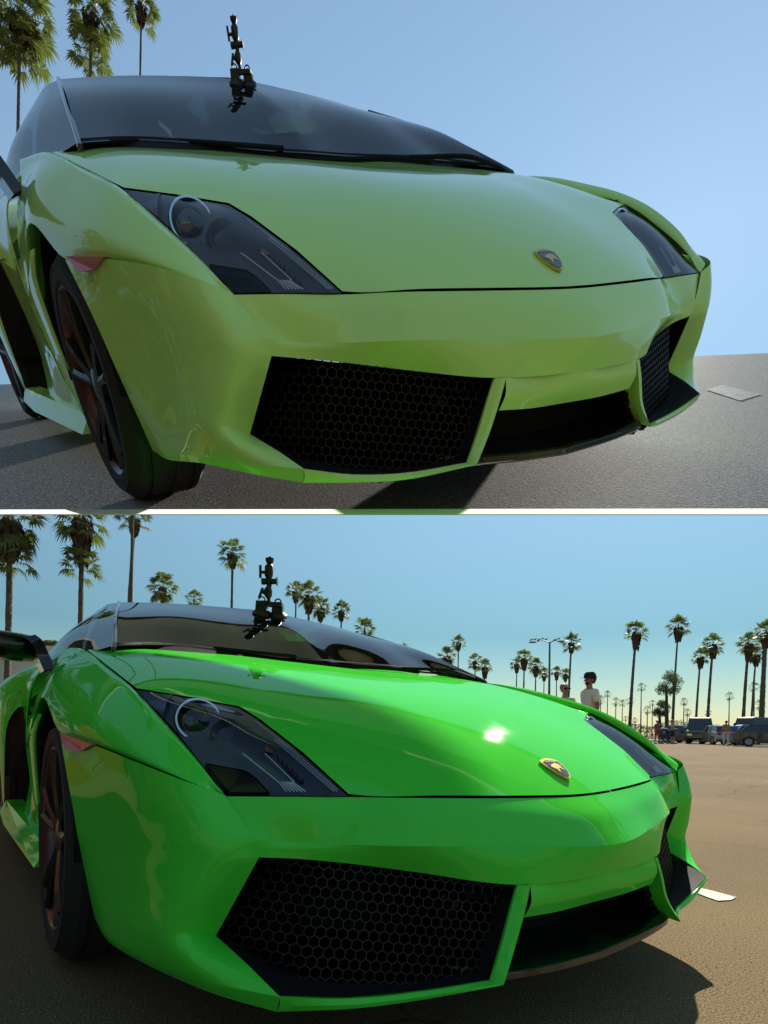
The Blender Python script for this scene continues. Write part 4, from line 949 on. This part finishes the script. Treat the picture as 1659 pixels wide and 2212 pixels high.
    MB().lathe([(-.10, .055), (-.03, .088), (.03, .090), (.065, .068), (.08, 0)], (0, .034, 1.685), (0, 0, 1), 18).build('hair', hair, p, world=False)
    if cap:
        c = MB().lathe([(-.012, .108), (.02, .112), (.065, .105), (.10, .075), (.112, 0)], (0, .0, 1.695), (0, -.06, 1), 22).build('cap', cap, p, world=False)
        MB().grid([[(-.075, -.09, 1.69), (0, -.105, 1.695), (.075, -.09, 1.69)], [(-.075, -.15, 1.685), (0, -.175, 1.69), (.075, -.15, 1.685)], [(-.045, -.20, 1.675), (0, -.215, 1.68), (.045, -.20, 1.675)]]).build('cap_peak', cap, c, world=False)
    return p
HB = mat('brown_hair', (.05, .03, .018), rough=.7); HG = mat('fair_hair', (.30, .17, .07), rough=.6); HD = mat('dark_hair', (.012, .01, .009), rough=.6)
down = lambda s: ((s * .05, .02, -.28), (s * .06, -.06, -.52))
bent = lambda s: ((s * .06, .06, -.27), (s * -.02, -.18, -.32))
person('person', 'man in a white T-shirt and black cap standing behind the bonnet', 1273, 10.6, R_(-78), 1.72, cloth('white_cotton', (.72, .68, .60)), cloth('dark_denim', (.03, .035, .05)), M['skin2'], HD, bent(-1), down(1), cap=cloth('black_cap', (.012, .012, .013)), beard=True)
person('person', 'fair haired woman in sunglasses beside the man in the black cap', 1219, 10.9, R_(12), 1.56, cloth('cream_cotton', (.66, .55, .45)), cloth('blue_denim', (.06, .09, .16)), M['skin'], HG, down(-1), down(1), glasses=True)
person('person', 'person in a red top and red shorts walking by the far hedge', 1420, 44, R_(20), 1.76, cloth('red_top', (.28, .06, .04)), cloth('red_shorts', (.30, .07, .05)), M['skin2'], HD, bent(-1), down(1), shorts=True)
person('person', 'person in a pale shirt and dark shorts pushing the pushchair', 1453, 44, R_(60), 1.82, cloth('stone_shirt', (.34, .31, .25)), cloth('dark_shorts', (.02, .02, .025)), M['skin'], HD, bent(-1), bent(1), shorts=True)
person('person', 'woman in pale wide trousers walking in front of the silver car', 1569, 40, R_(170), 1.72, cloth('tan_top', (.30, .17, .12)), cloth('pale_trousers', (.50, .43, .42)), M['skin'], HB, down(-1), bent(1))
person('person', 'person in a bright blue top beside the woman in pale trousers', 1587, 41.5, R_(190), 1.62, cloth('blue_top', (.02, .10, .50)), cloth('grey_trousers', (.20, .17, .15)), M['skin'], HD, bent(-1), down(1), stride=.16)
# pushchair
d = 43.5; g_ = at(1438, 470, d); pc = empty('pushchair', (g_.x, d, 0), 'dark pushchair pushed across the far lot', 'pushchair'); x, y = g_.x, d
M['navy'] = cloth('navy_canvas', (.03, .04, .07))
MB().box((x, y, .55), (.5, .45, .3), taper=1.15).build('seat', M['navy'], pc); MB().lathe([(-.25, .28), (-.1, .36), (.1, .36), (.25, .28)], (x - .1, y, .85), (0, 1, 0), 16).build('hood', M['navy'], pc)
MB().tube([(x - .3, y, .15), (x, y, .5), (x + .4, y, 1.0)], .02, 6).build('frame', M['pole'], pc)
for dx, dy in ((-.3, -.25), (-.3, .25), (.3, -.25), (.3, .25)): MB().lathe([(-.03, .06), (-.03, .13), (.03, .13), (.03, .06)], (x + dx, y + dy, .13), (0, 1, 0), 16).build('wheel', M['rubber'], pc)

# ================================================================ suction camera mount on the windscreen
cmq = Q(580, 207, b=0); D0 = float(W(cmq).y) - .05
M['mount'] = mat('mount_black', (.010, .010, .012), rough=.4)
mt = empty('suction_mount', at(580, 215, D0), 'black articulated camera mount on two suction cups on the windscreen', 'camera mount')
def A(px, py, dd=0): return at(px, py, D0 + dd)
pxm = D0 / FPX
for x, y, dd in ((566, 208, 0), (601, 213, .02)):
    nrm_ = Vector((.10, -.45, .88)).normalized()
    MB().lathe([(-.012, .042), (.0, .040), (.010, .026), (.014, .018)], A(x, y, dd), nrm_, 28).build('suction_cup', M['mount'], mt)
    MB().box(A(x, y - 12, dd), (24 * pxm, .045, 22 * pxm), taper=.9).build('pump_body', M['mount'], mt)
    cx_, cy_ = x, y - 25
    MB().tube([A(cx_ + 7 * math.cos(q), cy_ - 8 * math.sin(q), dd) for q in np.linspace(0, math.pi, 9)], 1.7 * pxm, 6).build('lever', M['mount'], mt)
MB().box(A(584, 192), (52 * pxm, .03, 9 * pxm)).build('crossbar', M['mount'], mt)
MB().tube([A(581, 188), A(581, 178)], [5 * pxm, 3.5 * pxm], 10).build('stem', M['mount'], mt)
MB().tube([A(581, 178), A(580, 172), A(580, 160), A(582, 154)], [5 * pxm, 8.5 * pxm, 9 * pxm, 6 * pxm], 12).build('lower_clamp', M['mount'], mt)
MB().tube([A(582, 156), A(582, 132)], 5.5 * pxm, 10).build('link', M['mount'], mt)
MB().tube([A(566, 142), A(598, 142)], [7.5 * pxm, 6 * pxm], 12).build('centre_knob', M['mount'], mt)
MB().tube([A(598, 142), A(600, 142)], 9.5 * pxm, 12).build('knob_cap', M['mount'], mt)
MB().tube([A(582, 134), A(581, 128), A(582, 110), A(583, 104)], [7 * pxm, 9.5 * pxm, 9.5 * pxm, 5 * pxm], 12).build('upper_clamp', M['mount'], mt)
MB().tube([A(563, 122), A(576, 122)], 3.5 * pxm, 8).build('bolt', M['mount'], mt)
MB().tube([A(563, 107), A(563, 134)], 3 * pxm, 8).build('wing_knob', M['mount'], mt)
MB().tube([A(573, 168), A(568, 163)], 4 * pxm, 8).build('bolt', M['mount'], mt)
MB().tube([A(568, 156), A(560, 178)], 3.2 * pxm, 8).build('wing_knob', M['mount'], mt)
MB().tube([A(583, 105), A(583, 102), A(583, 97), A(583, 92)], [4 * pxm, 7 * pxm, 9 * pxm, 9 * pxm], 12).build('camera_shoe', M['mount'], mt)
MB().tube([A(583, 93), A(584, 88)], 2 * pxm, 6).build('screw', M['mount'], mt)

# ================================================================ a second car, tipped towards the viewer on a raised display deck
def rodrigues(r):
    r = Vector(r); return Matrix.Rotation(r.length, 3, r.normalized())
TILT = rodrigues((0.637, -0.048, -0.055)); PIV = Vector((0.1576, 1.6415, 0.4917)); SHIFT = Vector((-0.016, -0.004, 1.365))
def tipped(p): return TILT @ (Vector(p) - PIV) + PIV + SHIFT
def copy_tree(o, parent=None):
    c = o.copy(); col.objects.link(c); c.parent = parent
    for ch in o.children: copy_tree(ch, c)
    return c
def recolour(o, frm, to):
    if o.type == 'MESH' and o.material_slots and o.data.materials[0] == frm:
        o.material_slots[0].link = 'OBJECT'; o.material_slots[0].material = to
    for c in o.children: recolour(c, frm, to)
car2 = copy_tree(car); car2['label'] = 'pale lime sports car tipped nose down on the raised display deck'
mt['label'] = 'black articulated camera mount on the windscreen of the vivid green car'
mt2 = copy_tree(mt); mt2['label'] = 'black articulated camera mount on the windscreen of the pale lime car'
for src, dst in ((car, car2), (mt, mt2)):
    dst.location = tipped(src.location); dst.rotation_euler = TILT.to_euler()
mt2.scale = (.62, .62, .62)
recolour(car2, M['green'], M['lime'])
# the deck: a thin plate under its wheels with a white front edge, on a steel frame
dn_ = TILT @ Vector((0, 0, 1)); dp_ = tipped((0, 0, 0)) - dn_ * .0005
def on_deck(px, py):
    r = Vector(ray(px, py)); o = Vector((0, 0, CAMH)); return o + r * ((dp_ - o).dot(dn_) / r.dot(dn_))
fl, fr_ = on_deck(300, -4), on_deck(1360, -4); ux = (fr_ - fl).normalized(); uy = dn_.cross(ux).normalized()
mid_f = fl + ux * ((Vector((0, fl.y, fl.z)) - fl).dot(ux))
print('deck front', fl, fr_, 'camera above deck', (Vector((0, 0, CAMH)) - dp_).dot(dn_))
HWF, HWD, LEN, TH = 2.1, 5.9, 4.55, .003          # the deck widens towards its back
def dk(x, y, z=0): return mid_f + ux * x * (HWF + (HWD - HWF) * max(0, y) / LEN) / HWD + uy * y + dn_ * z
deck_m = mat('deck_grey', (.10, .097, .105), rough=.9, spec=.2, noise=(110, 1.0, (.42, .41, .42)), bump=(150, .6, .003))
M['white'] = mat('white_enamel', (.88, .88, .88), rough=.5)
M['acrylic'] = mat('white_acrylic', (.92, .92, .92), rough=.4); nt_ = M['acrylic'].node_tree       # milky edge trim that glows a little when the sun is behind it
tr_ = nt_.nodes.new('ShaderNodeBsdfTranslucent'); tr_.inputs[0].default_value = (.92, .92, .92, 1); mx_ = nt_.nodes.new('ShaderNodeMixShader')
nt_.links.new(nt_.nodes['Principled BSDF'].outputs[0], mx_.inputs[1]); nt_.links.new(tr_.outputs[0], mx_.inputs[2]); nt_.links.new(mx_.outputs[0], nt_.nodes['Material Output'].inputs[0])
dko = empty('display_deck', (mid_f.x, mid_f.y + 1.5, 0), 'grey tilted display deck with a white front edge carrying the pale car', 'display stand')
def slab(x0, x1, y0, y1, z0, z1): 
    return MB().add([dk(x, y, z) for z in (z0, z1) for x, y in ((x0, y0), (x1, y0), (x1, y1), (x0, y1))], [(0, 3, 2, 1), (4, 5, 6, 7), (0, 1, 5, 4), (1, 2, 6, 5), (2, 3, 7, 6), (3, 0, 4, 7)])
slab(-HWD, HWD, .004, LEN, -TH, 0).build('deck_plate', deck_m, dko, smooth=False)
MB().add([dk(x, y, z) for x in (-HWD, HWD) for y, z in ((-.002, .014), (-.002, -TH))], [(0, 2, 3, 1)]).build('white_edge', M['acrylic'], dko, smooth=False)
slab(-HWD + .01, HWD - .01, .3, LEN - .02, -TH - .010, -TH - .002).build('bounce_underside', M['white'], dko, smooth=False)  # white sheet added to bounce light onto the lower car's bonnet
for x in (-HWD + .12, HWD - .12):
    slab(x - .06, x + .06, .3, LEN - .05, -TH - .16, -TH - .012).build('side_beam', M['pole'], dko, smooth=False)
    for y in (2.6, LEN - .2):
        p = dk(x, y, -TH - .1); MB().tube([(p.x, p.y, 0), (p.x, p.y, p.z)], .055, 10).build('leg', M['pole'], dko)
slab(-HWD + .1, HWD - .1, LEN - .2, LEN - .08, -TH - .16, -TH - .012).build('rear_beam', M['pole'], dko, smooth=False)

# a worn bay mark and grit on the deck
q_ = [on_deck(x, y - 1114) for x, y in ((1525, 842), (1560, 832), (1645, 852), (1600, 866))]
mesh_obj('bay_line', [p + dn_ * .0012 for p in q_], [(0, 1, 2, 3)], M['paint'], dko, smooth=False)
